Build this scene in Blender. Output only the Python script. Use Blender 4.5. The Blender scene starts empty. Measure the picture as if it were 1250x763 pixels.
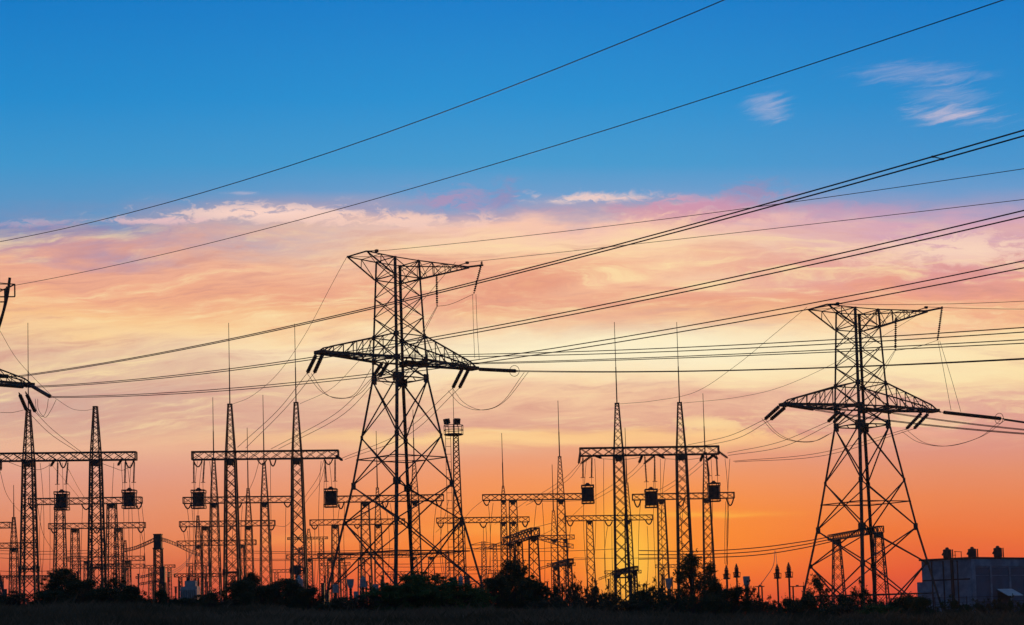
import bpy, math, random
from math import sin, cos, pi, sqrt, atan, atan2, exp, radians
from mathutils import Vector, Matrix

random.seed(7)
SC = bpy.context.scene
COL = SC.collection

# ------------------------------------------------------------------ camera
F, PITCH, ROLL = 2023.0, 0.0733, -0.0273      # focal length in photo pixels, tilt up, roll
EYE = 1.6
AXROW = 605.0                                  # photo row of the optical axis (vertical shift)
cp, sp, cr, sr = cos(PITCH), sin(PITCH), cos(ROLL), sin(ROLL)
RIGHT = Vector((cr, -sr * sp, sr * cp)); UP = Vector((-sr, -cr * sp, cr * cp)); FWD = Vector((0, cp, sp))
CAM = Vector((0, 0, EYE))
cd = bpy.data.cameras.new('camera'); camo = bpy.data.objects.new('camera', cd); COL.objects.link(camo)
m = Matrix((RIGHT, UP, -FWD)).transposed().to_4x4(); m.translation = CAM
camo.matrix_world = m
cd.sensor_fit = 'HORIZONTAL'; cd.sensor_width = 36.0
cd.lens = 36.0 * F / 1250.0
cd.shift_y = (AXROW - 381.5) / 1250.0
cd.clip_start = 0.5; cd.clip_end = 20000
SC.camera = camo


def U(px, py, d):
    """photo pixel + forward distance -> world point"""
    v = RIGHT * ((px - 625) / F) + UP * ((AXROW - py) / F) + FWD
    return CAM + v * (d / v.y)


def proj(P):
    v = P - CAM
    w = v.dot(FWD)
    return 625 + F * v.dot(RIGHT) / w, AXROW - F * v.dot(UP) / w


def lin(c):
    r = []
    for x in c:
        x = x / 255.0
        r.append(x / 12.92 if x <= 0.04045 else ((x + 0.055) / 1.055) ** 2.4)
    return r


# ------------------------------------------------------------------ sky
SUN_AZ = atan((768 - 625) / F)       # the sun has just reached the horizon behind the gantries
SUN_EL = radians(1.2)
W = bpy.data.worlds.new('World'); SC.world = W; W.use_nodes = True
NT = W.node_tree; NT.nodes.clear()


class NB:
    """tiny expression helper for shader node trees"""
    def __init__(s, nt): s.nt = nt

    def _in(s, sock, v):
        if isinstance(v, bpy.types.NodeSocket): s.nt.links.new(v, sock)
        else: sock.default_value = v

    def m(s, op, a, b=0.0, c=0.0, clamp=False):
        n = s.nt.nodes.new('ShaderNodeMath'); n.operation = op; n.use_clamp = clamp
        s._in(n.inputs[0], a); s._in(n.inputs[1], b); s._in(n.inputs[2], c)
        return n.outputs[0]

    def add(s, a, b): return s.m('ADD', a, b)
    def sub(s, a, b): return s.m('SUBTRACT', a, b)
    def mul(s, a, b): return s.m('MULTIPLY', a, b)

    def step(s, v, a, b, lo=0.0, hi=1.0):
        n = s.nt.nodes.new('ShaderNodeMapRange'); n.interpolation_type = 'SMOOTHSTEP'
        s._in(n.inputs[0], v)
        if a > b: a, b, lo, hi = b, a, hi, lo
        n.inputs[1].default_value = a; n.inputs[2].default_value = b; n.inputs[3].default_value = lo; n.inputs[4].default_value = hi
        return n.outputs[0]

    def xyz(s, x, y, z=0.0):
        n = s.nt.nodes.new('ShaderNodeCombineXYZ')
        for k, v in enumerate((x, y, z)): s._in(n.inputs[k], v)
        return n.outputs[0]

    def noise(s, vec, scale=1.0, detail=6.0, rough=0.55, dist=0.0, lac=2.0):
        n = s.nt.nodes.new('ShaderNodeTexNoise'); n.noise_dimensions = '3D'
        s._in(n.inputs['Vector'], vec)
        n.inputs['Scale'].default_value = scale; n.inputs['Detail'].default_value = detail
        n.inputs['Roughness'].default_value = rough; n.inputs['Distortion'].default_value = dist
        n.inputs['Lacunarity'].default_value = lac
        return n.outputs['Fac']

    def mix(s, f, a, b, mode='MIX'):
        n = s.nt.nodes.new('ShaderNodeMix'); n.data_type = 'RGBA'; n.blend_type = mode; n.clamp_factor = True
        s._in(n.inputs[0], f)
        for k, v in ((6, a), (7, b)):
            if isinstance(v, bpy.types.NodeSocket): s.nt.links.new(v, n.inputs[k])
            else: n.inputs[k].default_value = (*v, 1)
        return n.outputs[2]

    def ramp(s, f, stops):
        n = s.nt.nodes.new('ShaderNodeValToRGB'); r = n.color_ramp; r.interpolation = 'LINEAR'
        while len(r.elements) > 1: r.elements.remove(r.elements[-1])
        for k, (p, c) in enumerate(stops):
            e = r.elements[0] if k == 0 else r.elements.new(p)
            e.position = p; e.color = (*c, 1)
        s.nt.links.new(f, n.inputs[0])
        return n.outputs[0]

    def gauss(s, x, x0, sx, y, y0, sy):
        a = s.m('POWER', s.mul(s.sub(x, x0), 1.0 / sx), 2.0); b = s.m('POWER', s.mul(s.sub(y, y0), 1.0 / sy), 2.0)
        return s.m('EXPONENT', s.mul(s.add(a, b), -1.0))


n = NB(NT)
tc = NT.nodes.new('ShaderNodeTexCoord'); sx = NT.nodes.new('ShaderNodeSeparateXYZ')
NT.links.new(tc.outputs['Generated'], sx.inputs[0])
DX, DY, DZ = sx.outputs
AZ = n.m('ARCTAN2', DX, DY)                               # compass angle from the view axis
EL = n.m('ARCTAN2', DZ, n.m('MAXIMUM', DY, 0.02))      # height above the horizon, along bands that run straight across the view
E0 = n.add(EL, n.mul(AZ, 0.0273))                         # the cloud bands lie slightly askew to the horizon


def el(row): return PITCH + atan((AXROW - row) / F)
def azm(px): return atan((px - 625) / F)


EMIN, EMAX = el(790), el(0)
def stops(tab): return [((el(r) - EMIN) / (EMAX - EMIN), lin(c)) for r, c in sorted(tab, key=lambda t: -t[0])]


LEFT = [(0, (0, 123, 199)), (120, (22, 139, 206)), (200, (56, 150, 206)), (245, (84, 150, 200)), (272, (122, 144, 186)), (296, (196, 152, 164)),
        (316, (238, 172, 146)), (360, (244, 176, 138)), (400, (250, 197, 142)), (425, (249, 208, 160)), (455, (229, 190, 160)), (490, (215, 174, 157)),
        (525, (224, 174, 150)), (545, (238, 182, 150)), (580, (228, 161, 138)), (620, (229, 146, 111)), (660, (229, 130, 87)), (700, (214, 103, 68)), (740, (200, 76, 58)), (790, (150, 60, 60))]
MIDD = [(0, (0, 126, 203)), (120, (26, 144, 210)), (200, (62, 155, 209)), (235, (104, 158, 206)), (252, (176, 162, 186)), (272, (248, 200, 178)),
        (300, (253, 214, 172)), (330, (245, 186, 150)), (362, (234, 160, 131)), (386, (245, 186, 138)), (412, (255, 232, 184)), (440, (252, 230, 192)),
        (470, (250, 211, 166)), (500, (238, 189, 155)), (524, (224, 168, 145)), (537, (251, 204, 142)), (551, (231, 164, 134)), (590, (242, 150, 98)),
        (630, (248, 138, 62)), (665, (250, 126, 42)), (700, (242, 92, 38)), (730, (220, 50, 38)), (790, (140, 40, 35))]
RGHT = [(0, (0, 124, 201)), (120, (30, 140, 206)), (200, (68, 150, 207)), (228, (100, 155, 206)), (248, (146, 156, 196)), (270, (212, 166, 186)),
        (300, (226, 177, 176)), (330, (226, 157, 154)), (355, (238, 162, 136)), (390, (250, 190, 136)), (420, (255, 220, 162)), (450, (255, 225, 166)),
        (475, (248, 210, 160)), (500, (226, 167, 151)), (530, (222, 151, 136)), (570, (229, 143, 108)), (610, (236, 131, 79)), (650, (238, 112, 52)), (700, (228, 80, 46)), (740, (206, 58, 50)), (790, (150, 55, 50))]

# warped height so the bands are not ruled lines
zone = n.mul(n.step(E0, el(560), el(500)), n.step(E0, el(252), el(312)))
wv = n.noise(n.xyz(n.mul(AZ, 7.0), n.mul(E0, 26.0), 3.1), 1.0, 5, 0.55, 0.3)
w2 = n.noise(n.xyz(n.mul(AZ, 16.0), n.mul(E0, 60.0), 8.7), 1.0, 6, 0.6, 0.6)
E1 = n.add(E0, n.mul(n.add(n.mul(n.sub(wv, 0.5), 0.075), n.mul(n.sub(w2, 0.5), 0.02)), n.step(E0, el(215), el(290))))
E1 = n.add(n.mul(n.sub(E1, E0), n.step(E0, el(575), el(470), 0.18, 1.0)), E0)
FAC = n.mul(n.sub(E1, EMIN), 1.0 / (EMAX - EMIN))
cL, cM, cR = n.ramp(FAC, stops(LEFT)), n.ramp(FAC, stops(MIDD)), n.ramp(FAC, stops(RGHT))
base = n.mix(n.step(AZ, azm(60), azm(640)), cL, cM)
base = n.mix(n.step(AZ, azm(760), azm(1160)), base, cR)

# streaky cloud texture in the coloured band: light folds and rose-grey shadows
lift = n.mul(n.sub(wv, 0.5), 0.10)
Es = n.add(n.add(n.sub(E0, n.mul(AZ, 0.06)), n.mul(n.mul(AZ, AZ), 0.15)), n.mul(lift, 0.30))
s1 = n.noise(n.xyz(n.mul(AZ, 5.5), n.mul(Es, 62.0), 1.3), 1.0, 8, 0.58, 0.5)
s2 = n.noise(n.xyz(n.mul(AZ, 13.0), n.mul(Es, 120.0), 5.9), 1.0, 8, 0.62, 0.9)
s3 = n.noise(n.xyz(n.mul(n.add(AZ, n.mul(E0, .6)), 26.0), n.mul(Es, 240.0), 7.7), 1.0, 8, 0.66, 0.7)
st = n.add(n.add(n.mul(s1, 0.40), n.mul(s2, 0.34)), n.mul(s3, 0.26))
light = n.mul(n.step(st, 0.49, 0.63), zone); dark = n.mul(n.step(st, 0.51, 0.37), zone)
sky = n.mix(n.mul(light, 0.75), base, lin((255, 229, 172)))
sky = n.mix(n.mul(dark, 0.62), sky, lin((208, 143, 133)))

# the pale puffy upper edge of the cloud bank
pw = n.sub(n.noise(n.xyz(n.mul(AZ, 60.0), n.mul(E0, 90.0), 9.1), 1.0, 4, 0.6), 0.5)
pn = n.noise(n.xyz(n.mul(n.add(AZ, n.mul(pw, .012)), 48.0), n.mul(n.add(E0, n.mul(pw, .010)), 150.0), 2.2), 1.0, 10, 0.66, 0.5)
pb = n.noise(n.xyz(n.mul(AZ, 14.0), n.mul(E0, 30.0), 4.4), 1.0, 4, 0.5)
def puff(px, row, wx, wy, lo, hi, amt, colr):
    global sky
    g = n.gauss(AZ, azm(px), wx / F, E0, el(row), wy / F)
    v = n.step(n.add(n.mul(g, 0.55), n.mul(n.sub(pn, 0.5), 1.9)), lo + .02, lo + (hi - lo) * .75)
    sky = n.mix(n.mul(n.mul(v, g), amt), sky, lin(colr))
puff(330, 260, 150, 13, 0.22, 0.55, 1.0, (252, 214, 200))
puff(500, 268, 160, 13, 0.22, 0.60, 0.9, (250, 208, 190))
puff(190, 270, 95, 6, 0.25, 0.70, 0.8, (240, 196, 196))
puff(40, 274, 70, 9, 0.32, 0.65, 0.5, (214, 184, 200))
puff(745, 241, 115, 10, 0.24, 0.85, .85, (252, 214, 200))
puff(700, 246, 60, 5, 0.2, 0.9, .7, (252, 220, 205))
puff(860, 250, 90, 13, 0.2, 0.6, 0.6, (222, 160, 186))
puff(930, 240, 60, 14, 0.2, 0.6, 0.5, (190, 150, 180))
puff(1190, 303, 120, 24, 0.15, 0.55, 0.85, (252, 216, 192))
puff(1080, 312, 90, 16, 0.2, 0.6, 0.6, (250, 208, 180))
puff(870, 517, 60, 10, 0.15, 0.55, 0.9, (255, 222, 160))
puff(900, 530, 90, 10, 0.15, 0.55, 0.8, (255, 214, 150))
puff(560, 245, 40, 22, 0.2, 0.7, 0.35, (176, 152, 190))
puff(60, 281, 150, 12, 0.12, 0.7, 0.6, (150, 132, 172))
puff(560, 246, 70, 20, 0.15, 0.75, 0.75, (172, 146, 184))
puff(625, 236, 22, 24, 0.1, 0.8, 0.7, (150, 140, 184))
puff(860, 258, 150, 18, 0.12, 0.7, 0.75, (202, 142, 170))
puff(935, 232, 45, 20, 0.1, 0.8, 0.6, (150, 140, 182))
puff(1060, 258, 120, 16, 0.15, 0.8, 0.5, (196, 150, 182))
# golden streaks low in the sky
for (px, row, wx, wy, amt, c) in ((640, 537, 230, 5.5, .9, (255, 214, 150)), (900, 536, 240, 5, .5, (252, 196, 140)), (420, 549, 200, 6, .4, (246, 196, 150)),
                                  (850, 627, 70, 4, .75, (255, 200, 80)), (620, 645, 90, 10, .5, (255, 176, 80)), (370, 660, 60, 6, .4, (255, 166, 90)), (1130, 528, 45, 5, .6, (246, 182, 150)),
                                  (800, 427, 365, 31, 1.0, (255, 244, 205)), (1060, 455, 160, 20, .35, (255, 238, 190)), (130, 405, 180, 12, .45, (255, 214, 150))):
    g = n.gauss(n.add(AZ, n.mul(n.sub(wv, .5), .05)), azm(px), wx / F, n.add(E0, n.mul(n.sub(w2, .5), .012)), el(row), wy / F)
    sky = n.mix(n.mul(g, amt), sky, lin(c))
# wisps of cirrus in the blue
cn = n.noise(n.xyz(n.mul(n.add(AZ, n.mul(E0, -0.9)), 26.0), n.mul(n.add(n.sub(E0, n.mul(AZ, 0.20)), n.mul(pw, .005)), 215.0), 6.1), 1.0, 12, 0.70, 0.9)
for (px, row, wx, wy, amt) in ((957, 130, 34, 20, .6), (1146, 88, 92, 17, .36), (1192, 139, 68, 15, 0.85), (1184, 116, 60, 15, .36), (300, 236, 24, 3, .8)):
    g = n.gauss(AZ, azm(px), wx / F, E0, el(row) - 0.0, wy / F)
    v = n.mul(n.mul(n.step(n.add(n.mul(g, 0.40), cn), 0.60, 1.22), amt), n.step(g, 0.02, 0.5))
    sky = n.mix(v, sky, lin((224, 202, 212)))
# glow where the sun has just gone
g = n.gauss(AZ, azm(770), 230 / F, EL, el(665), 85 / F)
sky = n.mix(n.mul(g, 0.6), sky, lin((255, 146, 32)))
g = n.gauss(AZ, azm(768), 42 / F, EL, el(690), 72 / F)
sky = n.mix(n.mul(g, 0.9), sky, lin((255, 196, 66)))
# dusk overhead and behind: the sky darkens away from the sunset
away = n.step(n.m('ABSOLUTE', AZ), 0.45, 1.5)
high = n.step(EL, 0.36, 0.75)
sky = n.mix(high, sky, (0.035, 0.12, 0.28))
sky = n.mix(away, sky, (0.062, 0.125, 0.25))
sky = n.mix(n.step(EL, -0.03, -0.09), sky, (0.02, 0.012, 0.012))
bg = NT.nodes.new('ShaderNodeBackground'); NT.links.new(sky, bg.inputs[0]); bg.inputs[1].default_value = 1.0
nis = NT.nodes.new('ShaderNodeTexSky'); nis.sky_type = 'NISHITA'; nis.sun_disc = False
nis.sun_elevation = SUN_EL; nis.sun_rotation = SUN_AZ; nis.dust_density = 3.0
bg2 = NT.nodes.new('ShaderNodeBackground'); NT.links.new(nis.outputs[0], bg2.inputs[0]); bg2.inputs[1].default_value = 0.001
ads = NT.nodes.new('ShaderNodeAddShader'); NT.links.new(bg.outputs[0], ads.inputs[0]); NT.links.new(bg2.outputs[0], ads.inputs[1])
wo = NT.nodes.new('ShaderNodeOutputWorld'); NT.links.new(ads.outputs[0], wo.inputs[0])

sl = bpy.data.lights.new('sun', 'SUN'); sl.energy = 1.0; sl.angle = radians(0.6); sl.color = (1.0, 0.42, 0.14)
so = bpy.data.objects.new('sun', sl); COL.objects.link(so)
sdir = Vector((sin(SUN_AZ) * cos(SUN_EL), cos(SUN_AZ) * cos(SUN_EL), sin(SUN_EL)))
so.rotation_euler = sdir.to_track_quat('Z', 'Y').to_euler()
so.location = (20, 100, 60)

vs = SC.view_settings; vs.view_transform = 'Standard'; vs.look = 'None'; vs.exposure = 0; vs.gamma = 1; vs.use_curve_mapping = False
SC.cycles.max_bounces = 4; SC.cycles.diffuse_bounces = 2; SC.cycles.use_denoising = True; SC.cycles.denoiser = 'OPENIMAGEDENOISE'; SC.cycles.denoising_prefilter = 'ACCURATE'
SC.cycles.use_adaptive_sampling = False


# ------------------------------------------------------------------ materials
def mat(name, c1, c2=None, scale=3.0, rough=0.7, metal=0.0, bump=0.0, detail=5.0, spec=0.3, emit=None):
    M = bpy.data.materials.new(name); M.use_nodes = True
    nt = M.node_tree; b = nt.nodes['Principled BSDF']; k = NB(nt)
    b.inputs['Roughness'].default_value = rough; b.inputs['Metallic'].default_value = metal
    b.inputs['Specular IOR Level'].default_value = spec
    co = nt.nodes.new('ShaderNodeTexCoord')
    v = k.noise(co.outputs['Object'], scale, detail, 0.6)
    c2 = c2 or tuple(x * 0.65 for x in c1)
    nt.links.new(k.mix(k.step(v, 0.35, 0.65), c2, c1), b.inputs['Base Color'])
    if bump:
        bp = nt.nodes.new('ShaderNodeBump'); bp.inputs['Strength'].default_value = bump
        nt.links.new(v, bp.inputs['Height']); nt.links.new(bp.outputs[0], b.inputs['Normal'])
    return M


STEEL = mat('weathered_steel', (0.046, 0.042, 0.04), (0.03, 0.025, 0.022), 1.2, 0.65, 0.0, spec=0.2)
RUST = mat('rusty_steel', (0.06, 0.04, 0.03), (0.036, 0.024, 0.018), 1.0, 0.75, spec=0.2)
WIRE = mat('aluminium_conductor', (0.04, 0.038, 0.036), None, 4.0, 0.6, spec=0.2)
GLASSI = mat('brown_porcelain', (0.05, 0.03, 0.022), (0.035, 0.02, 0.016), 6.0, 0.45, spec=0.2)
DARKP = mat('dark_paint', (0.035, 0.037, 0.04), (0.026, 0.026, 0.028), 3.0, 0.6, spec=0.25)
GREYP = mat('grey_paint', (0.30, 0.31, 0.33), (0.22, 0.225, 0.23), 2.0, 0.55)
CONC = mat('concrete', (0.24, 0.235, 0.225), (0.17, 0.165, 0.16), 1.5, 0.9, bump=0.2)
PANEL = mat('wall_panel', (0.20, 0.255, 0.33), (0.12, 0.15, 0.20), 0.9, 0.8, bump=0.1)
PANEL2 = mat('door_sheet_metal', (0.065, 0.10, 0.155), (0.045, 0.07, 0.11), 0.4, 0.7, bump=0.1)
TRIM = mat('roof_felt', (0.05, 0.045, 0.045), None, 1.0, 0.9)
AWN = mat('pale_metal_sheet', (0.55, 0.58, 0.62), (0.42, 0.45, 0.5), 1.5, 0.5)
LEAF1 = mat('leaf_dark_green', (0.045, 0.075, 0.03), (0.03, 0.05, 0.022), 0.8, 0.7, spec=0.2)
LEAF2 = mat('leaf_mid_green', (0.075, 0.15, 0.04), (0.05, 0.10, 0.03), 0.8, 0.7, spec=0.2)
LEAF3 = mat('leaf_olive', (0.085, 0.08, 0.04), (0.055, 0.05, 0.028), 0.8, 0.7, spec=0.2)
BARK = mat('bark', (0.06, 0.045, 0.035), None, 6.0, 0.9)
SOIL = mat('dry_soil', (0.07, 0.058, 0.045), (0.045, 0.04, 0.03), 0.15, 0.95, bump=0.3)
GRASS = mat('dry_grass', (0.20, 0.135, 0.085), (0.045, 0.045, 0.026), 0.14, 0.9, spec=0.1)


def backlit(M, f, col):
    """thin leaves let some of the low light through"""
    nt = M.node_tree; t = nt.nodes.new('ShaderNodeBsdfTranslucent'); t.inputs[0].default_value = (*col, 1)
    mx = nt.nodes.new('ShaderNodeMixShader'); mx.inputs[0].default_value = f
    nt.links.new(nt.nodes['Principled BSDF'].outputs[0], mx.inputs[1]); nt.links.new(t.outputs[0], mx.inputs[2])
    nt.links.new(mx.outputs[0], nt.nodes['Material Output'].inputs[0])
backlit(LEAF1, .22, (.06, .07, .02)); backlit(LEAF2, .25, (.06, .11, .02)); backlit(LEAF3, .30, (.11, .08, .03)); backlit(GRASS, .25, (.10, .065, .03))


# ------------------------------------------------------------------ mesh helper
class MB:
    def __init__(s): s.v, s.f = [], []

    def _add(s, vs, fs):
        o = len(s.v); s.v += [tuple(x) for x in vs]; s.f += [tuple(i + o for i in f) for f in fs]
        return s

    def bar(s, a, b, w=0.1, h=None, up=None):
        a, b = Vector(a), Vector(b); d = b - a
        if d.length < 1e-6: return s
        d.normalize(); h = h or w
        u = Vector(up) if up else (Vector((0, 0, 1)) if abs(d.z) < 0.95 else Vector((0, 1, 0)))
        x = d.cross(u).normalized() * (w / 2); y = x.cross(d).normalized() * (h / 2)
        q = [a - x - y, a + x - y, a + x + y, a - x + y, b - x - y, b + x - y, b + x + y, b - x + y]
        return s._add(q, [(3, 2, 1, 0), (4, 5, 6, 7), (0, 1, 5, 4), (1, 2, 6, 5), (2, 3, 7, 6), (3, 0, 4, 7)])

    def angle(s, a, b, w, t, e1, e2):
        """steel angle section from a to b: flanges along e1 and e2 from the heel"""
        a, b = Vector(a), Vector(b); e1 = Vector(e1).normalized(); e2 = Vector(e2).normalized()
        sec = [(0, 0), (w, 0), (w, t), (t, t), (t, w), (0, w)]
        q = [p + e1 * i + e2 * j for p in (a, b) for i, j in sec]
        fs = [tuple(range(6)), tuple(range(11, 5, -1))] + [(k, (k + 1) % 6, (k + 1) % 6 + 6, k + 6) for k in range(6)]
        return s._add(q, fs)

    def box(s, c, size, M=None):
        c = Vector(c); hx, hy, hz = [k / 2 for k in size]
        q = [Vector((x, y, z)) for z in (-hz, hz) for x, y in ((-hx, -hy), (hx, -hy), (hx, hy), (-hx, hy))]
        if M: q = [M @ k for k in q]
        return s._add([c + k for k in q], [(3, 2, 1, 0), (4, 5, 6, 7), (0, 1, 5, 4), (1, 2, 6, 5), (2, 3, 7, 6), (3, 0, 4, 7)])

    def tube(s, pts, r, k=6, cap=True):
        pts = [Vector(p) for p in pts]; rs = r if isinstance(r, (list, tuple)) else [r] * len(pts)
        d = (pts[1] - pts[0]).normalized()
        x = d.cross(Vector((0, 0, 1)) if abs(d.z) < 0.95 else Vector((0, 1, 0))).normalized()
        q = []
        for i, p in enumerate(pts):
            d = (pts[min(i + 1, len(pts) - 1)] - pts[max(i - 1, 0)]).normalized()
            x = (x - d * x.dot(d)).normalized(); y = d.cross(x)
            q += [p + (x * cos(2 * pi * j / k) + y * sin(2 * pi * j / k)) * rs[i] for j in range(k)]
        fs = [(i * k + j, i * k + (j + 1) % k, (i + 1) * k + (j + 1) % k, (i + 1) * k + j) for i in range(len(pts) - 1) for j in range(k)]
        if cap: fs += [tuple(range(k - 1, -1, -1)), tuple((len(pts) - 1) * k + j for j in range(k))]
        return s._add(q, fs)

    def lathe(s, a, b, prof, k=10):
        """profile [(t along a-b in metres, radius)]"""
        a, b = Vector(a), Vector(b); d = (b - a).normalized()
        return s.tube([a + d * t for t, _ in prof], [max(r, 1e-3) for _, r in prof], k)

    def torus(s, c, ax, R, r, k=20, j=5):
        ax = Vector(ax).normalized(); x = ax.cross(Vector((0, 0, 1)) if abs(ax.z) < .9 else Vector((1, 0, 0))).normalized(); y = ax.cross(x); c = Vector(c)
        q = []
        for i in range(k):
            u = x * cos(2 * pi * i / k) + y * sin(2 * pi * i / k)
            q += [c + u * (R + r * cos(2 * pi * m_ / j)) + ax * (r * sin(2 * pi * m_ / j)) for m_ in range(j)]
        return s._add(q, [(i * j + m_, ((i + 1) % k) * j + m_, ((i + 1) % k) * j + (m_ + 1) % j, i * j + (m_ + 1) % j) for i in range(k) for m_ in range(j)])

    def build(s, name, material, parent=None, smooth=False):
        me = bpy.data.meshes.new(name); me.from_pydata(s.v, [], s.f); me.materials.append(material)
        if smooth: me.polygons.foreach_set('use_smooth', [True] * len(me.polygons))
        o = bpy.data.objects.new(name, me); COL.objects.link(o)
        if parent: o.parent = parent
        return o


def tag(o, label=None, cat=None, group=None, kind=None):
    if label: o['label'] = label
    if cat: o['category'] = cat
    if group: o['group'] = group
    if kind: o['kind'] = kind
    return o


def thing(name, label, cat, loc=(0, 0, 0), rz=0.0, group=None):
    o = bpy.data.objects.new(name, None); COL.objects.link(o); o.location = loc; o.rotation_euler = (0, 0, rz)
    o.empty_display_size = 0.3
    return tag(o, label, cat, group)


def copy_tree(o, parent=None):
    c = o.copy(); COL.objects.link(c)
    if parent: c.parent = parent
    for ch in list(o.children): copy_tree(ch, c)
    return c


# ------------------------------------------------------------------ ground
ZK = [(-40, -1.6), (0, -1.6), (30, -1.25), (55, -0.35), (80, 0.0), (95, -0.2), (125, -1.2), (170, -1.9), (230, -3.6), (400, -6), (950, -22), (9000, -280)]
CK = [(-40, 0), (20, 0), (55, -0.030), (80, -0.040), (125, -0.065), (170, -0.078), (230, -0.03), (400, 0), (9000, 0)]
def interp(K, y):
    if y <= K[0][0]: return K[0][1]
    for (a, u), (b, v) in zip(K, K[1:]):
        if y <= b:
            t = (y - a) / (b - a); t = t * t * (3 - 2 * t); return u + (v - u) * t
    return K[-1][1]
def ground(x, y):
    b = 0.10 * sin(x * 0.31 + 1.7 * sin(y * 0.11)) * exp(-((y - 75) / 45) ** 2) + 0.07 * sin(x * 0.83 + 2 + y * 0.2) * exp(-((y - 75) / 35) ** 2)
    return EYE + interp(ZK, y) + interp(CK, y) * max(-60, min(60, x)) + b
gm = MB()
ys = [-40, -20, 0, 10, 20, 30, 38, 44] + list(range(48, 112, 2)) + list(range(112, 240, 8)) + [250, 280, 320, 380, 450, 600, 750, 950]
nx = 90
for y in ys:
    hw = 40 + max(0, y) * 0.75
    for i in range(nx + 1):
        x = hw * (2 * i / nx - 1)
        gm.v.append((x, y, ground(x, y)))
for j in range(len(ys) - 1):
    for i in range(nx):
        a = j * (nx + 1) + i; gm.f.append((a, a + 1, a + nx + 2, a + nx + 1))
tag(gm.build('ground', SOIL, smooth=True), kind='structure')


# ------------------------------------------------------------------ transmission towers
H = dict(foot=0.0, r2=6.9, n3=10.1, n2=13.91, r1=16.62, n1=18.89, waist=24.84, lab=26.79, lau=29.25, u1=31.3, u2=33.35, tlow=35.33, top=37.2)
WK = [(-8, 8.04), (6.9, 4.777), (24.84, 2.093), (29.25, 1.961), (37.2, 1.629)]
def hw_at(h):
    for (a, u), (b, v) in zip(WK, WK[1:]):
        if h <= b: return u + (v - u) * (h - a) / (b - a)
    return WK[-1][1]


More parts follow.
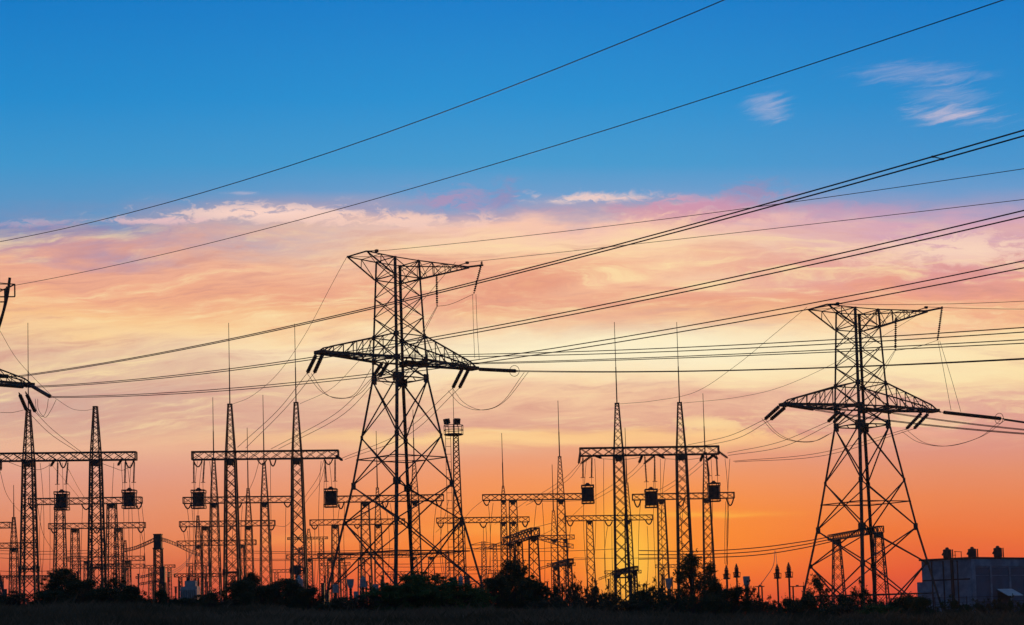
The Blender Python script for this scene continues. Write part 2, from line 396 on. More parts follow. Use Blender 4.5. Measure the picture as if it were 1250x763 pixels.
def tower(name, label, loc, yaw, foot, mirror=False):
    root = thing(name, label, 'pylon', loc, yaw)
    mx = -1 if mirror else 1
    def c(h, sxx, syy): w = hw_at(h); return Vector((sxx * w, syy * w, h))
    corners = [(-1, -1), (1, -1), (1, 1), (-1, 1)]
    zf = foot
    for sx_, sy_ in corners:
        b = MB()
        hs = [(zf, .27), (H['n2'], .25), (H['waist'], .22), (H['top'] + .1, .16)]
        for (h0, w0), (h1, w1) in zip(hs, hs[1:]):
            b.angle(c(h0, sx_, sy_), c(h1, sx_, sy_), w0, .035, (-sx_, 0, 0), (0, -sy_, 0))
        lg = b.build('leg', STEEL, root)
        for h, s_ in ((H['n2'], .62), (H['waist'], .75), (H['lab'], .55), (H['n1'], .36), (H['n3'], .4), (H['lau'], .42)):
            p = c(h, sx_, sy_); g = MB(); k_ = .02
            o_ = [(-k_, -k_), (s_ * .88, -k_), (s_ * .88, .012), (.012, .012), (.012, s_ * .88), (-k_, s_ * .88)]
            q = [p + Vector((-sx_ * i, -sy_ * j, zz)) for zz in (-s_ * .57, s_ * .57) for i, j in o_]
            g._add(q, [tuple(range(6)), tuple(range(11, 5, -1))] + [(k, (k + 1) % 6, (k + 1) % 6 + 6, k + 6) for k in range(6)])
            g.build('gusset_plate', STEEL, lg)
        f = MB(); p = c(zf, sx_, sy_); f.box(p + Vector((0, 0, -.5)), (1.3, 1.3, 1.3)); f.build('footing', CONC, lg)
    # body bracing: X panels on four faces, rings at mid-panel
    b = MB()
    lv = [(3.35, .13), (H['n3'], .13), (H['n2'], .12), (H['n1'], .12), (H['waist'], .12), (H['lab'], .10), (H['lau'], .10), (H['u1'], .085), (H['u2'], .085), (H['tlow'], .085), (H['top'], .08)]
    lv[0] = (max(zf + .3, H['r2'] - (H['n3'] - H['r2']) * 1.12), .13)
    for (h0, w), (h1, _) in zip(lv, lv[1:]):
        for k in range(4):
            A, B = corners[k], corners[(k + 1) % 4]
            inn = Vector((-(A[0] + B[0]), -(A[1] + B[1]), 0)).normalized() * .05
            b.bar(c(h0, *A) + inn, c(h1, *B) + inn, w, w * .75)
            b.bar(c(h0, *B) + inn * 1.9, c(h1, *A) + inn * 1.9, w, w * .75)
    for h, w in ((H['r2'], .12), (H['r1'], .10), (H['waist'], .12), (H['lab'], .14), (H['lau'], .10), (H['tlow'], .10), (H['top'], .09)):
        q = [c(h, *k) for k in corners]
        for k in range(4): b.bar(q[k], q[(k + 1) % 4], w)
        if h in (H['r1'], H['waist'], H['lab'], H['r2']):
            mid = [(q[k] + q[(k + 1) % 4]) / 2 for k in range(4)]
            for k in range(4): b.bar(mid[k], mid[(k + 1) % 4], w * .6)
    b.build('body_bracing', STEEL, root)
    # lower crossarm, one truss each side
    for s_ in (-1, 1):
        b = MB(); L = 10.2; lw = .47
        wl, wu = hw_at(H['lab']), hw_at(H['lau'])
        tb = {q: Vector((s_ * L, q * lw, H['lab'])) for q in (-1, 1)}
        tu = {q: Vector((s_ * (L - .95), q * (lw + .1), H['lab'] + .58)) for q in (-1, 1)}
        rb = {q: Vector((s_ * wl, q * wl, H['lab'])) for q in (-1, 1)}
        ru = {q: Vector((s_ * wu, q * wu, H['lau'])) for q in (-1, 1)}
        N = 5
        for q in (-1, 1):
            b.bar(rb[q], tb[q], .17, .25); b.bar(ru[q], tu[q], .13); b.bar(tu[q], tb[q], .12)
            for k in range(N):
                t0, t1 = k / N, (k + 1) / N
                P0 = rb[q].lerp(tb[q] - Vector((s_ * .95, 0, 0)), t0); P1 = rb[q].lerp(tb[q] - Vector((s_ * .95, 0, 0)), t1)
                Q0 = ru[q].lerp(tu[q], t0); Q1 = ru[q].lerp(tu[q], t1)
                b.bar(P1, Q1, .075); b.bar(P1 if k % 2 else P1, Q0, .07)
        for k in range(N + 1):
            t = k / N
            b.bar(rb[-1].lerp(tb[-1], t), rb[1].lerp(tb[1], t), .09); b.bar(ru[-1].lerp(tu[-1], t), ru[1].lerp(tu[1], t), .045)
            if k < N:
                b.bar(rb[-1].lerp(tb[-1], t), rb[1].lerp(tb[1], t + 1 / N), .08); b.bar(rb[1].lerp(tb[1], t), rb[-1].lerp(tb[-1], t + 1 / N), .08)
        cross = b.build('lower_crossarm', STEEL, root)
        e = MB(); e.box((s_ * (L - .25), 0, H['lab']), (.9, 2 * lw + .3, .34)); e.box((s_ * (L - 1.5), 0, H['lab'] - .02), (.5, 2 * lw + .5, .3))
        e.build('end_plate', STEEL, cross)
    # upper crossarm: blunt short end, long pointed end
    wt, wl = hw_at(H['top']), hw_at(H['tlow'])
    b = MB(); Ls = 7.9 if mirror else 5.25
    for q in (-1, 1):
        r1 = Vector((-mx * wt, q * wt, H['top'])); r2 = Vector((-mx * wl, q * wl, H['tlow'])); t = Vector((-mx * Ls, q * wt, H['top'] + .12))
        t2 = t + Vector((0, 0, -1.35)) if mirror else t
        b.bar(r1, t, .10); b.bar(r2, t2, .12); b.bar(t, t2 + Vector((0, 0, .01)), .12)
        m1 = r1.lerp(t, .5); m2 = r2.lerp(t2, .5)
        b.bar(m2, t, .07); b.bar(m1, m2, .06); b.bar(m1, r2, .06)
    e0, e1 = Vector((-mx * Ls, -wt, H['top'] + .12)), Vector((-mx * Ls, wt, H['top'] + .12)); b.bar(e0, e1, .12)
    b.bar(e0, Vector((-mx * wt, wt, H['top'])), .05); b.bar(e1, Vector((-mx * wt, -wt, H['top'])), .05)
    b.bar((-mx * (Ls + wt) / 2, -wt, H['top'] + .06), (-mx * (Ls + wt) / 2, wt, H['top'] + .06), .06)
    if not mirror: b.bar(e0, e0 + Vector((mx * .5, -1.0, -.1)), .09); b.box(e0 + Vector((mx * .5, -1.0, -.1)), (.26, .3, .26))
    ca = b.build('upper_crossarm', STEEL, root)
    b = MB(); tip = Vector((mx * 11.86, 0, H['top'] + 1.09)); br = Vector((mx * 9.7, 0, H['top'] + .62))
    for q in (-1, 1):
        r1 = Vector((mx * wt, q * wt, H['top'])); r2 = Vector((mx * wl, q * wl, H['tlow']))
        a1 = br + Vector((0, q * .12, 0)); a2 = br + Vector((0, q * .12, -.12))
        b.bar(r1, a1, .11); b.bar(r2, a2, .15)
        N = 4
        for k in range(N):
            t0, t1 = k / N, (k + 1) / N
            b.bar(r1.lerp(a1, t0), r2.lerp(a2, t0), .06); b.bar(r1.lerp(a1, t1), r2.lerp(a2, t0), .06); b.bar(r2.lerp(a2, (t0 + t1) / 2), r1.lerp(a1, t0), .045)
    r = {q: (Vector((mx * wt, q * wt, H['top'])), br + Vector((0, q * .12, 0)), Vector((mx * wl, q * wl, H['tlow'])), br + Vector((0, q * .12, -.12))) for q in (-1, 1)}
    for k in range(4):
        t0, t1 = k / 4, (k + 1) / 4
        for i in (0, 2):
            b.bar(r[-1][i].lerp(r[-1][i + 1], t0), r[1][i].lerp(r[1][i + 1], t1), .055); b.bar(r[1][i].lerp(r[1][i + 1], t0), r[-1][i].lerp(r[-1][i + 1], t0), .055)
    b.bar(br, tip, .16, .2)
    p = r[-1][0].lerp(r[-1][1], .78); b.bar(p, p + Vector((mx * .5, -.9, .2)), .08); b.box(p + Vector((mx * .5, -.9, .2)), (.3, .26, .24))
    b.build('upper_crossarm', STEEL, root)
    return root


P1 = (Vector((-11.24, 170, EYE)), .7401, False)
P2 = (Vector((37.41, 175.28, EYE - 5.571)), .4859, False)
P3 = (Vector((-60.0, 172, EYE - .3)), .62, True)
def loc(P, x, y, z):
    """a point in a tower's own frame (x along the crossarms, -y towards the camera side)"""
    return P[0] + Matrix.Rotation(P[1], 3, 'Z') @ Vector((x, y, z))


for P, lab in ((P1, 'large lattice pylon with two crossarms, standing whole in the middle left of the picture'),
               (P2, 'large lattice pylon standing in front of the low grey building at the right'),
               (P3, 'pylon cut off by the left picture edge, only its crossarm ends showing')):
    tower('transmission_tower', lab, P[0], P[1], ground(P[0].x, P[0].y) - P[0].z, P[2])


# ------------------------------------------------------------------ wires and insulators
def px_r(d, w): return w * d / F / 2          # radius of a wire w photo pixels wide at distance d


def wire(pts, r, label, group, name='power_line', parent=None, k=5, material=None):
    o = MB().tube(pts, r, k).build(name, material or WIRE, parent, True)
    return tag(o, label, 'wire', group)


def span(A, B, M=None, sag=None, ext=0.0, nseg=40):
    """hanging curve from world point A to B; M = a photo pixel it passes (real plan line A-B), or sag in metres; ext = carry on past B"""
    A, B = Vector(A), Vector(B)
    if M is not None:
        lo, hi = 0.0, 1.0
        for _ in range(50):
            t = (lo + hi) / 2
            P = A.lerp(B, t)
            for _2 in range(4):
                q = U(M[0], M[1], P.y); P = Vector((P.x, P.y, q.z))
            if (proj(P)[0] - M[0]) * (1 if proj(B)[0] > proj(A)[0] else -1) < 0: lo = t
            else: hi = t
        P = A.lerp(B, t); zM = U(M[0], M[1], P.y).z
        sag_ = (A.z + (B.z - A.z) * t - zM) / max(1e-4, 4 * t * (1 - t))
    else:
        sag_ = sag
    out = []
    for i in range(nseg + 1):
        t = (1 + ext) * i / nseg
        P = A + (B - A) * t; P.z -= 4 * sag_ * t * (1 - t)
        out.append(P)
    return out


def string(A, B, label, group, R=.19, frac=(.16, .94), ring=False, n_disc=None, name='insulator_string'):
    """chain of porcelain discs from A to B with metal links at both ends"""
    A, B = Vector(A), Vector(B); L = (B - A).length; d = (B - A) / L
    o = thing(name, label, 'insulator', A, 0, group)
    A0 = Vector((0, 0, 0)); B0 = B - A
    s0, s1 = frac[0] * L, frac[1] * L
    nd = n_disc or max(6, int((s1 - s0) / .21))
    prof = []
    for i in range(nd):
        t = s0 + (s1 - s0) * i / nd; h = (s1 - s0) / nd
        prof += [(t, R * .36), (t + h * .3, R * 1.06), (t + h * .6, R), (t + h * .8, R * .36)]
    MB().lathe(A0, B0, prof, 9).build('disc_stack', GLASSI, o)
    f = MB(); f.bar(A0, d * s0, .07); f.bar(d * s1, B0, .07); f.box(d * (s0 * .5), (.14, .14, .14)); f.box(d * (L * .985), (.14, .14, .14))
    f.build('end_fitting', STEEL, o)
    if ring: MB().torus(d * (s1 - .25), d, .55, .03).build('grading_ring', STEEL, o)
    return o


ARM, LAB = 10.2, H['lab']
D_ = 170
WR = px_r(170, .85); WRE = px_r(170, .6)


# phases towards the camera side, twin bundles; each list = (attach x on the arm, string end, [(edge pixel, depth, mid pixel)...])
def phase(P, x, end, lines, who, far=2.2, ring=False, R=.19, r=None):
    A = loc(P, x, -.35, LAB - .1)
    string(A, end, f'dark tension insulator string on the near side of the {who}', f'tension insulators facing the camera on the {who}', R, (.12, .95), ring)
    for k, (e, d, mid) in enumerate(lines):
        B = U(e[0], e[1], d)
        wire(span(end + Vector((0, 0, .1 * (0.5 - k))), B, mid, None, far, 70), r or WR, f'power conductor sweeping from the {who} to the right picture edge', f'conductors running right from the {who}')


def near_end(P, x, drop=.9, L=4.6):
    return loc(P, x + .1, -.35 - L * .97, LAB - .1 - drop)

# tower at the left edge: three twin bundles rising steeply across the picture
for x, lines, L in ((-10, [((1250, 159), 62, (625, 332.5)), ((1250, 166), 61, (625, 335.5))], 4.6),
                 (0, [((1250, 257), 72, (625, 394)), ((1250, 264.5), 71, (625, 398))], 4.6),
                 (10, [((1250, 318.5), 84, (625, 433)), ((1250, 327), 83, (625, 437.5))], 4.6)):
    e = {-10: U(22, 459.5, 150), 0: U(34, 472.5, 160), 10: U(62, 484.7, 167)}[x]
    phase(P3, x, e, lines, 'pylon at the left edge', r=WR * .95)
# middle pylon
phase(P1, 10, U(632, 453, 167.2), [((1250, 437.5), 112, (920, 451.2)), ((1250, 438.6), 112, (920, 451.8))], 'middle pylon', ring=True)
phase(P1, 0, near_end(P1, 0), [((1250, 414.7), 106, (920, 431.3)), ((1250, 419), 106, (920, 433.7))], 'middle pylon')
phase(P1, -10, near_end(P1, -10), [((1250, 399.8), 100, (920, 420)), ((1250, 405.4), 100, (920, 424.7))], 'middle pylon')
# right pylon


def run_on(P, x, end, d2, label_who, zend, sagm, ring=False, far=0.0):
    """string to `end`, then twin conductors leaving the frame along the line direction"""
    A = loc(P, x, -.35, LAB - .1)
    string(A, end, f'dark tension insulator string on the near side of the {label_who}', f'tension insulators facing the camera on the {label_who}', .19, (.12, .95), ring)
    for k in (0, 1):
        B = loc(P, x + .4 * k, -d2, zend)
        wire(span(end + Vector((0, 0, -.1 * k)), B, None, sagm, 0, 50), WR * (1.7 if ring else 1), f'power conductor leaving the {label_who} towards the right', f'conductors running right from the {label_who}')


run_on(P2, 10.1, U(1226, 511.5, 170), 200, 'right pylon', LAB - 2, 11.0, True)
run_on(P2, 0, near_end(P2, 0, 1.0), 200, 'right pylon', LAB - 2, 11.0)
run_on(P2, -10.1, near_end(P2, -10.1, 1.0), 200, 'right pylon', LAB - 2, 11.0)

def spacer(specs, px, label):
    pts = []
    for A, B, M in specs:
        c = span(A, B, M, None, 0, 200); pts.append(min(c, key=lambda p: abs(proj(p)[0] - px))); px += 8
    tag(MB().bar(pts[0], pts[1], .035).box(pts[0], (.12, .09, .07)).box(pts[1], (.12, .09, .07)).build('bundle_spacer', STEEL), label, 'spacer')
e_ = U(22, 459.5, 150)
spacer([(e_ + Vector((0, 0, .05)), U(1250, 159, 62), (625, 332.5)), (e_ - Vector((0, 0, .05)), U(1250, 166, 61), (625, 335.5))], 1140, 'small spacer joining the two steepest conductors at the upper right')

# earth wires over the top
def earth(A, e, d, mid, label, ext=2.0, r=WRE):
    wire(span(A, U(e[0], e[1], d), mid, None, ext, 70), r, label, None, 'earth_wire')
earth(loc(P3, -11.5, 0, H['top'] + 1), (884, 0), 80, (400, 187), 'thin black wire crossing the blue sky highest of all, leaving by the top edge', r=WR * .8)
earth(loc(P3, 7.9, -1.6, H['top']), (1225, 0), 78, (625, 194), 'thin black wire crossing the blue sky just below the highest wire', r=WR * .8)
earth(loc(P1, -4.7, -2.6, H['top']), (1250, 206), 104, (925, 252.5), 'hair-thin earth wire from the blunt top end of the middle pylon rightwards')
earth(loc(P1, 8.6, -1.1, H['top'] + .8), (1250, 243.5), 112, (900, 284), 'hair-thin earth wire from the pointed top arm of the middle pylon towards the right')
wire(span(loc(P2, -4.7, -2.6, H['top']), loc(P2, -4.7, -200, H['top'] - 1), None, 9.5, 0, 50), WRE, 'hair-thin earth wire from the blunt top end of the right pylon', None, 'earth_wire')
wire(span(loc(P2, 8.6, -1.1, H['top'] + .8), loc(P2, 8.6, -200, H['top'] - 1), None, 10.0, 0, 50), WRE, 'hair-thin earth wire from the pointed top arm of the right pylon', None, 'earth_wire')


def curve3(A, B, dip, nseg=24, side=0.0):
    A, B = Vector(A), Vector(B); out = []
    for i in range(nseg + 1):
        t = i / nseg; P = A.lerp(B, t); P.z -= 4 * dip * t * (1 - t); P.x += side * 4 * t * (1 - t); out.append(P)
    return out


def pxpath(pts, d0, d1, nseg=30):
    """smooth hanging curve through photo pixels, its depth going from d0 to d1"""
    q = [U(p[0], p[1], d0 + (d1 - d0) * i / (len(pts) - 1)) for i, p in enumerate(pts)]
    q = [q[0] * 2 - q[1]] + q + [q[-1] * 2 - q[-2]]
    out = []
    for i in range(1, len(q) - 2):
        m_ = max(2, nseg // (len(q) - 3))
        for j in range(m_):
            t = j / m_; a, b, c_, d_ = q[i - 1:i + 3]
            out.append(0.5 * (b * 2 + (c_ - a) * t + (a * 2 - b * 5 + c_ * 4 - d_) * t * t + (b * 3 - a - c_ * 3 + d_) * t ** 3))
    out.append(q[-2]); return out


# rear strings, downleads to the gantries, jumper loops
WJ = px_r(170, .7)
REAR = 'tension insulators on the gantry side of the %s'
def rear(A, B, who):
    string(A, B, f'dark insulator string slanting down below the lower crossarm of the {who}', REAR % who, .20, (.16, .97), False)
def slack(pts, d0, d1, label, group, name='slack_span', r=None):
    wire(pxpath(pts, d0, d1), r or WJ, label, group, name)

MP = 'middle pylon'; RP = 'right pylon'; LP = 'pylon at the left edge'
for a, b in (((387.5, 430), (375, 455.5)), ((395.5, 429), (383.5, 455.5))):
    rear(U(a[0], a[1], 164.5), U(b[0], b[1], 166.5), MP)
for a, b in (((468, 441), (455.5, 460)), ((475, 440), (463.5, 460))):
    rear(U(a[0], a[1], 173), U(b[0], b[1], 175), MP)
for a, b in (((566, 447), (552.5, 474)), ((574, 447), (560.5, 474))):
    rear(U(a[0], a[1], 177.5), U(b[0], b[1], 179.5), MP)
for a, b in (((954, 493.5), (933.5, 512)), ((961, 495), (940.5, 512.5))):
    rear(U(a[0], a[1], 170.5), U(b[0], b[1], 172.5), RP)
for a, b in (((1026, 501), (1010.5, 515)), ((1032, 502), (1017.5, 516))):
    rear(U(a[0], a[1], 176.5), U(b[0], b[1], 178.5), RP)
for a, b in (((1128, 501), (1106, 524)), ((1136, 502), (1115.5, 523.5))):
    rear(U(a[0], a[1], 180.5), U(b[0], b[1], 182.5), RP)
for a, b in (((23, 479), (32.5, 501)), ((31, 478), (43, 503))):
    rear(U(a[0], a[1], 175), U(b[0], b[1], 178), LP)

for who, sp in ((MP, [(((375, 455.5), (338, 502), (290, 546)), 166.5, 199), (((383.5, 455.5), (347, 500), (300, 547)), 166.5, 199),
                      (((455.5, 460), (408, 506), (331, 548)), 175, 199), (((463.5, 460), (416, 508), (340, 548)), 175, 199),
                      (((552.5, 474), (492, 527), (417, 559.5)), 179.5, 199), (((560.5, 474), (498, 531), (421, 561)), 179.5, 199)]),
                (RP, [(((933.5, 512), (890, 532), (840, 543)), 172.5, 199), (((940.5, 512.5), (900, 535), (848, 546)), 172.5, 199),
                      (((1010.5, 515), (950, 540), (888, 553)), 178.5, 199), (((1017.5, 516), (956, 545), (889, 556)), 178.5, 199),
                      (((1106, 524), (1000, 553), (895, 563)), 182.5, 199), (((1115.5, 523.5), (1006, 556), (897, 564)), 182.5, 199)]),
                (LP, [(((32.5, 501), (62, 530), (97, 553)), 178, 199), (((43, 503), (66, 526), (106, 557)), 178, 199)])):
    for pts, a, b in sp: slack(pts, a, b, f'slack conductor hanging from the {who} down to a substation gantry', f'slack spans from the {who} to the gantry')

for who, sp in ((MP, [(((375, 456), (390, 476), (408, 485), (432, 482), (453, 450)), 166, 160), (((380, 456), (396, 479), (414, 486.5), (440, 480), (462, 452)), 166, 160),
                      (((547, 477), (563, 494), (585, 500.5), (612, 492), (640, 454.5)), 179.5, 167.5), (((553, 475), (567, 492), (590, 500.5), (616, 490), (645, 454)), 179.5, 167.5),
                      (((459, 462), (478, 470), (497, 455), (508, 420), (533, 374)), 175, 176), (((464, 462), (484, 466), (501, 450), (514, 414), (534, 374)), 175, 176),
                      (((533, 374), (551, 371), (578, 359)), 176, 178), (((577, 359.5), (578, 400), (579.5, 437)), 178, 172), (((581, 359.5), (582.5, 400), (585, 438)), 178, 172)]),
                (RP, [(((930, 511), (945, 528), (962, 537), (990, 539.5), (1012, 530)), 172, 166), (((934, 512), (950, 529), (970, 538), (996, 538), (1016, 528)), 172, 166),
                      (((1101, 527), (1122, 540), (1155, 544.5), (1195, 534), (1221, 513.5)), 182, 170.5), (((1108, 526), (1130, 541), (1162, 544), (1200, 532), (1226, 513.5)), 182, 170.5),
                      (((1092, 428), (1077, 450), (1060, 478)), 180, 177), (((1093, 428), (1082, 448), (1067, 476)), 180, 177),
                      (((1093, 428), (1118, 424), (1144, 415.5)), 180, 182), (((1145, 416), (1153, 458), (1161, 501)), 182, 178), (((1147, 416), (1160, 458), (1173, 503)), 182, 178)]),
                (LP, [(((43, 487), (45, 502), (52, 508.5), (57, 500), (59, 487)), 175, 168), (((46, 487), (47, 500), (55, 509.5), (62, 501), (68.5, 488)), 176, 168), (((0, 503.5), (15, 503.5), (29, 500.5)), 176, 176)])):
    for pts, a, b in sp: slack(pts, a, b, f'thin jumper wire looping between insulators of the {who}', f'jumper wires of the {who}', 'jumper_wire', WJ * .85)

# earth wires down to the gantry mast tops
for pts, a, b, lab in ((((424, 312), (420.5, 319)), 169, 169, None), (((420.5, 318.5), (403, 351), (372, 409), (340, 455), (308, 483), (282, 494)), 169, 200, 'thin earth wire falling from the middle pylon\'s blunt top end to a gantry mast'),
                       (((556, 320), (500, 384), (440, 439), (405, 474), (366, 493)), 176, 200, 'thin earth wire falling behind the lower crossarm of the middle pylon to a gantry mast'),
                       (((985, 375), (945, 408), (900, 445), (850, 478), (800, 489), (757, 493)), 174, 200, 'thin earth wire falling from the right pylon\'s blunt top end to a gantry mast'),
                       (((1131, 378), (1040, 432), (960, 470), (900, 485), (834, 492)), 181, 200, 'thin earth wire falling behind the right pylon to the second gantry mast'),
                       (((0, 404), (22, 440), (58, 478), (69, 487), (88, 499), (104, 501), (114, 499)), 172, 200, 'thin earth wire falling from the left picture edge to the rodless mast top')):
    wire(pxpath(pts, a, b, 36), WRE * .9, lab or 'short link of the earth wire under the blunt top end of the middle pylon', None, 'earth_wire')

# hanging jumper supports of the upper arms
for (a, b, d0, d1, who) in (((533, 335), (533.5, 373), 176, 176, MP), ((588.3, 319.5), (578.5, 358), 178, 178, MP), ((1093.5, 388), (1093, 427.5), 179.5, 179.5, RP), ((1150, 374.5), (1144.5, 415), 182, 182, RP)):
    what = 'near the body' if (a[0] in (533, 1093.5)) else 'at the pointed tip'
    string(U(a[0], a[1], d0), U(b[0], b[1], d1), f'hanging insulator string under the upper crossarm of the {who}, {what}', 'jumper support strings of the upper crossarms', .13, (.02, .95))
for a in ((12, 339), (9, 350)):
    s0 = [(a[0], a[1]), (a[0] - 3, a[1] + 22), (a[0] - 8, a[1] + 42), (a[0] - 14, a[1] + 60)]
    tag(MB().tube(pxpath(s0, 172, 172), .15, 7).build('jumper_support', GLASSI), 'curved dark hanger under the upper crossarm end at the left picture edge', 'insulator', 'curved hangers at the left picture edge')


# ------------------------------------------------------------------ substation gantries
def lattice(mb, c0, prof, lw, bw, step=1.0, fr=True):
    """square tapered lattice mast: prof = [(z, half width)], c0 = axis foot (world z used)"""
    def hw(z):
        for (a, u), (b, v) in zip(prof, prof[1:]):
            if z <= b: return u + (v - u) * (z - a) / (b - a)
        return prof[-1][1]
    z0, z1 = prof[0][0], prof[-1][0]
    cs = [(-1, -1), (1, -1), (1, 1), (-1, 1)]
    P = lambda z, k: Vector((c0.x + cs[k % 4][0] * hw(z), c0.y + cs[k % 4][1] * hw(z), z))
    for k in range(4):
        for (a, _), (b, _) in zip(prof, prof[1:]): mb.bar(P(a, k), P(b, k), lw)
    z = z1; lev = [z1]
    while z > z0 + .3:
        z = max(z0, z - max(.45, 2 * hw(z) * step)); lev.append(z)
    for a, b in zip(lev, lev[1:]):
        for k in range(4):
            mb.bar(P(a, k), P(b, k + 1), bw); mb.bar(P(b, k), P(a, k + 1), bw)
    return hw


def gantry(label, d, beam, cols, group=None, tilt=0.0, matl=None, col_w=(20, 11.5), bh=9.5, plates=True, cat='gantry', d2=None, heavy=False):
    """beam = (px0, py0, px1, py1) centre line; cols = [(px foot side, px at beam, mast top row or None, rod top row or None, width scale)]"""
    s = d / F; M_ = matl or STEEL
    d2 = d2 or d
    A, B = U(beam[0], beam[1], d), U(beam[2], beam[3], d2)
    fx = U(cols[0][0], beam[1], d)
    g0 = ground(fx.x, d)
    root = thing('substation_gantry', label, cat, Vector((fx.x, d, g0)), 0, group); off = Vector((fx.x, d, g0))
    dirv = (B - A).normalized(); hh = bh * s / 2; side = dirv.cross(Vector((0, 0, 1))).normalized() * hh; upv = Vector((0, 0, hh))
    A0, B0 = A - off, B - off; L = (B - A).length
    b = MB(); tw, bw = (.15, .07) if d < 220 else (.125, .062)
    if heavy: tw, bw = .19, .085
    for i in (-1, 1):
        for j in (-1, 1): b.bar(A0 + side * i + upv * j, B0 + side * i + upv * j, tw)
    N = max(4, round(L / (hh * (7.0 if heavy else 3.0))))
    for k in range(N):
        p, q = A0.lerp(B0, k / N), A0.lerp(B0, (k + 1) / N); h_ = (p + q) / 2
        for i in (-1, 1):
            b.bar(p + side * i - upv, q + side * i + upv, bw)
            b.bar(p + side * i + upv, q + side * i - upv, bw)
        for j in (-1, 1): b.bar(p - side + upv * j, q + side + upv * j, bw)
    for p in (A0, B0):
        for i in (-1, 1): b.bar(p + side * i - upv, p + side * i + upv, tw)
        for j in (-1, 1): b.bar(p - side + upv * j, p + side + upv * j, tw)
    b.build('beam', M_, root)
    for (pf, pb, top, rod, sc_) in cols:
        t = (pb - beam[0]) / (beam[2] - beam[0]); dd = d + (d2 - d) * max(0, min(1, t))
        by = beam[1] + (beam[3] - beam[1]) * t
        J = U(pb, by, dd); zb = J.z
        gx = ground(J.x, dd) - .3
        wb, wt = col_w[0] * sc_ * s / 2, col_w[1] * sc_ * s / 2
        c = MB(); c0 = Vector((J.x - off.x, J.y - off.y, 0))
        hw = lattice(c, c0, [(gx - g0, wb), (zb - hh - g0, wt)], (.21 if d < 220 else .155) * min(1, sc_ + .1) * (1.5 if heavy else 1), (.078 if d < 220 else .064) * (1.4 if heavy else 1), 1.0 if d < 220 else 1.1)
        if plates:
            c.box(Vector((c0.x, c0.y, zb - hh - g0 - .2)), (wt * 2.1, wt * 2.1, .32)); c.box(Vector((c0.x, c0.y, zb - hh - g0 - .5)), (wt * 1.3, wt * 2.0, .36))
        co = c.build('column', M_, root)
        if plates and sc_ > .8:
            zc = (zb - g0) * .34; w_ = hw(zc)
            r = MB()
            for q in range(4):
                e0 = Vector((c0.x + (-1, 1, 1, -1)[q] * w_, c0.y + (-1, -1, 1, 1)[q] * w_, zc)); e1 = Vector((c0.x + (1, 1, -1, -1)[q] * w_, c0.y + (-1, 1, 1, -1)[q] * w_, zc))
                r.bar(e0, e1, .14); r.box(e0, (.34, .34, .7))
            r.build('splice_collar', M_, co)
        if top:
            zt = U(pb, top, dd).z; pk = MB()
            lattice(pk, c0, [(zb - hh - g0, wt), (zt - g0, max(.12, wt * .36))], (.14 if d < 220 else .11), .05, 1.1)
            w_ = max(.12, wt * .36) * 2
            pk.box(Vector((c0.x, c0.y, zt - g0 + .05)), (w_ * 1.4, w_ * 1.4, .12))
            po = pk.build('mast_top', M_, root)
        if rod:
            z0 = zt if top else zb + hh; z1 = U(pb, rod, dd).z
            r0 = max(.05, .75 * s)
            MB().tube([Vector((c0.x, c0.y, z0 - g0)), Vector((c0.x, c0.y, z0 - g0 + (z1 - z0) * .45)), Vector((c0.x, c0.y, z0 - g0 + (z1 - z0) * .45 + .01)), Vector((c0.x, c0.y, z1 - g0))], [r0, r0 * .85, r0 * .6, r0 * .45], 6).build('lightning_rod', M_, root)
    return root


# front row, one portal behind each pylon
gantry('tall front gantry with box traps at the far left, one mast carrying a rod', 200, (-12, 558.5, 166, 556.5), [(35, 35, 501, 394, 1), (117, 117, 497, None, 1)])
gantry('tall front gantry left of the middle pylon, two masts with lightning rods', 200, (235, 556.5, 413, 554.5), [(281.5, 281.5, 494, 394, 1), (362.5, 362.5, 492, 395, 1)])
gantry('tall front gantry between the two whole pylons, three box traps below its beam', 200, (708, 552, 877, 549.5), [(755, 755, 493, 393, 1), (831.5, 831.5, 492, 393, 1)])
# rows behind, left field
gantry('second row gantry behind the far left front gantry, its beam level with the traps', 258, (36, 612.5, 173, 610.5), [(73, 73, None, None, .95), (136.5, 136.5, None, None, .95)], None, bh=7.5, col_w=(18, 10))
gantry('third row gantry at the far left with its beam below the traps', 300, (60, 642.5, 177, 641), [(91.5, 91.5, None, None, .8), (144.5, 144.5, None, None, .8)], None, bh=6.5, col_w=(17, 10), matl=RUST)
gantry('low far gantry seen under the third row at the far left, upper of two beams', 385, (83, 682.5, 176, 681.5), [(106, 106, None, None, .6), (156, 156, None, None, .6)], None, bh=5.5, col_w=(16, 10), matl=RUST)
gantry('lowest far gantry at the far left, beam just over the shrubs', 430, (90, 692, 176, 691), [(111.5, 111.5, None, None, .6), (153, 153, 660, None, .6)], None, bh=5, col_w=(16, 10), matl=RUST)
gantry('gantry at the left picture edge with a slim pointed mast', 300, (-40, 667, 45, 665.5), [(17, 17, 632, 592, .85), (-25, -25, None, None, .85)], None, bh=6.5, col_w=(15, 9), matl=RUST)
gantry('short gantry beam end poking in at the left edge above the slim pointed mast', 290, (-60, 642, 13, 641), [(-38, -38, None, None, .85), (-20, -20, None, None, .85)], None, bh=7, col_w=(15, 9), matl=RUST)
gantry('low thin portal beam near the shrubs at the left picture edge', 340, (-30, 704, 60, 703.5), [(2, 2, None, None, .4), (45, 45, None, None, .4)], None, bh=2.2, col_w=(12, 9), matl=RUST, plates=False)
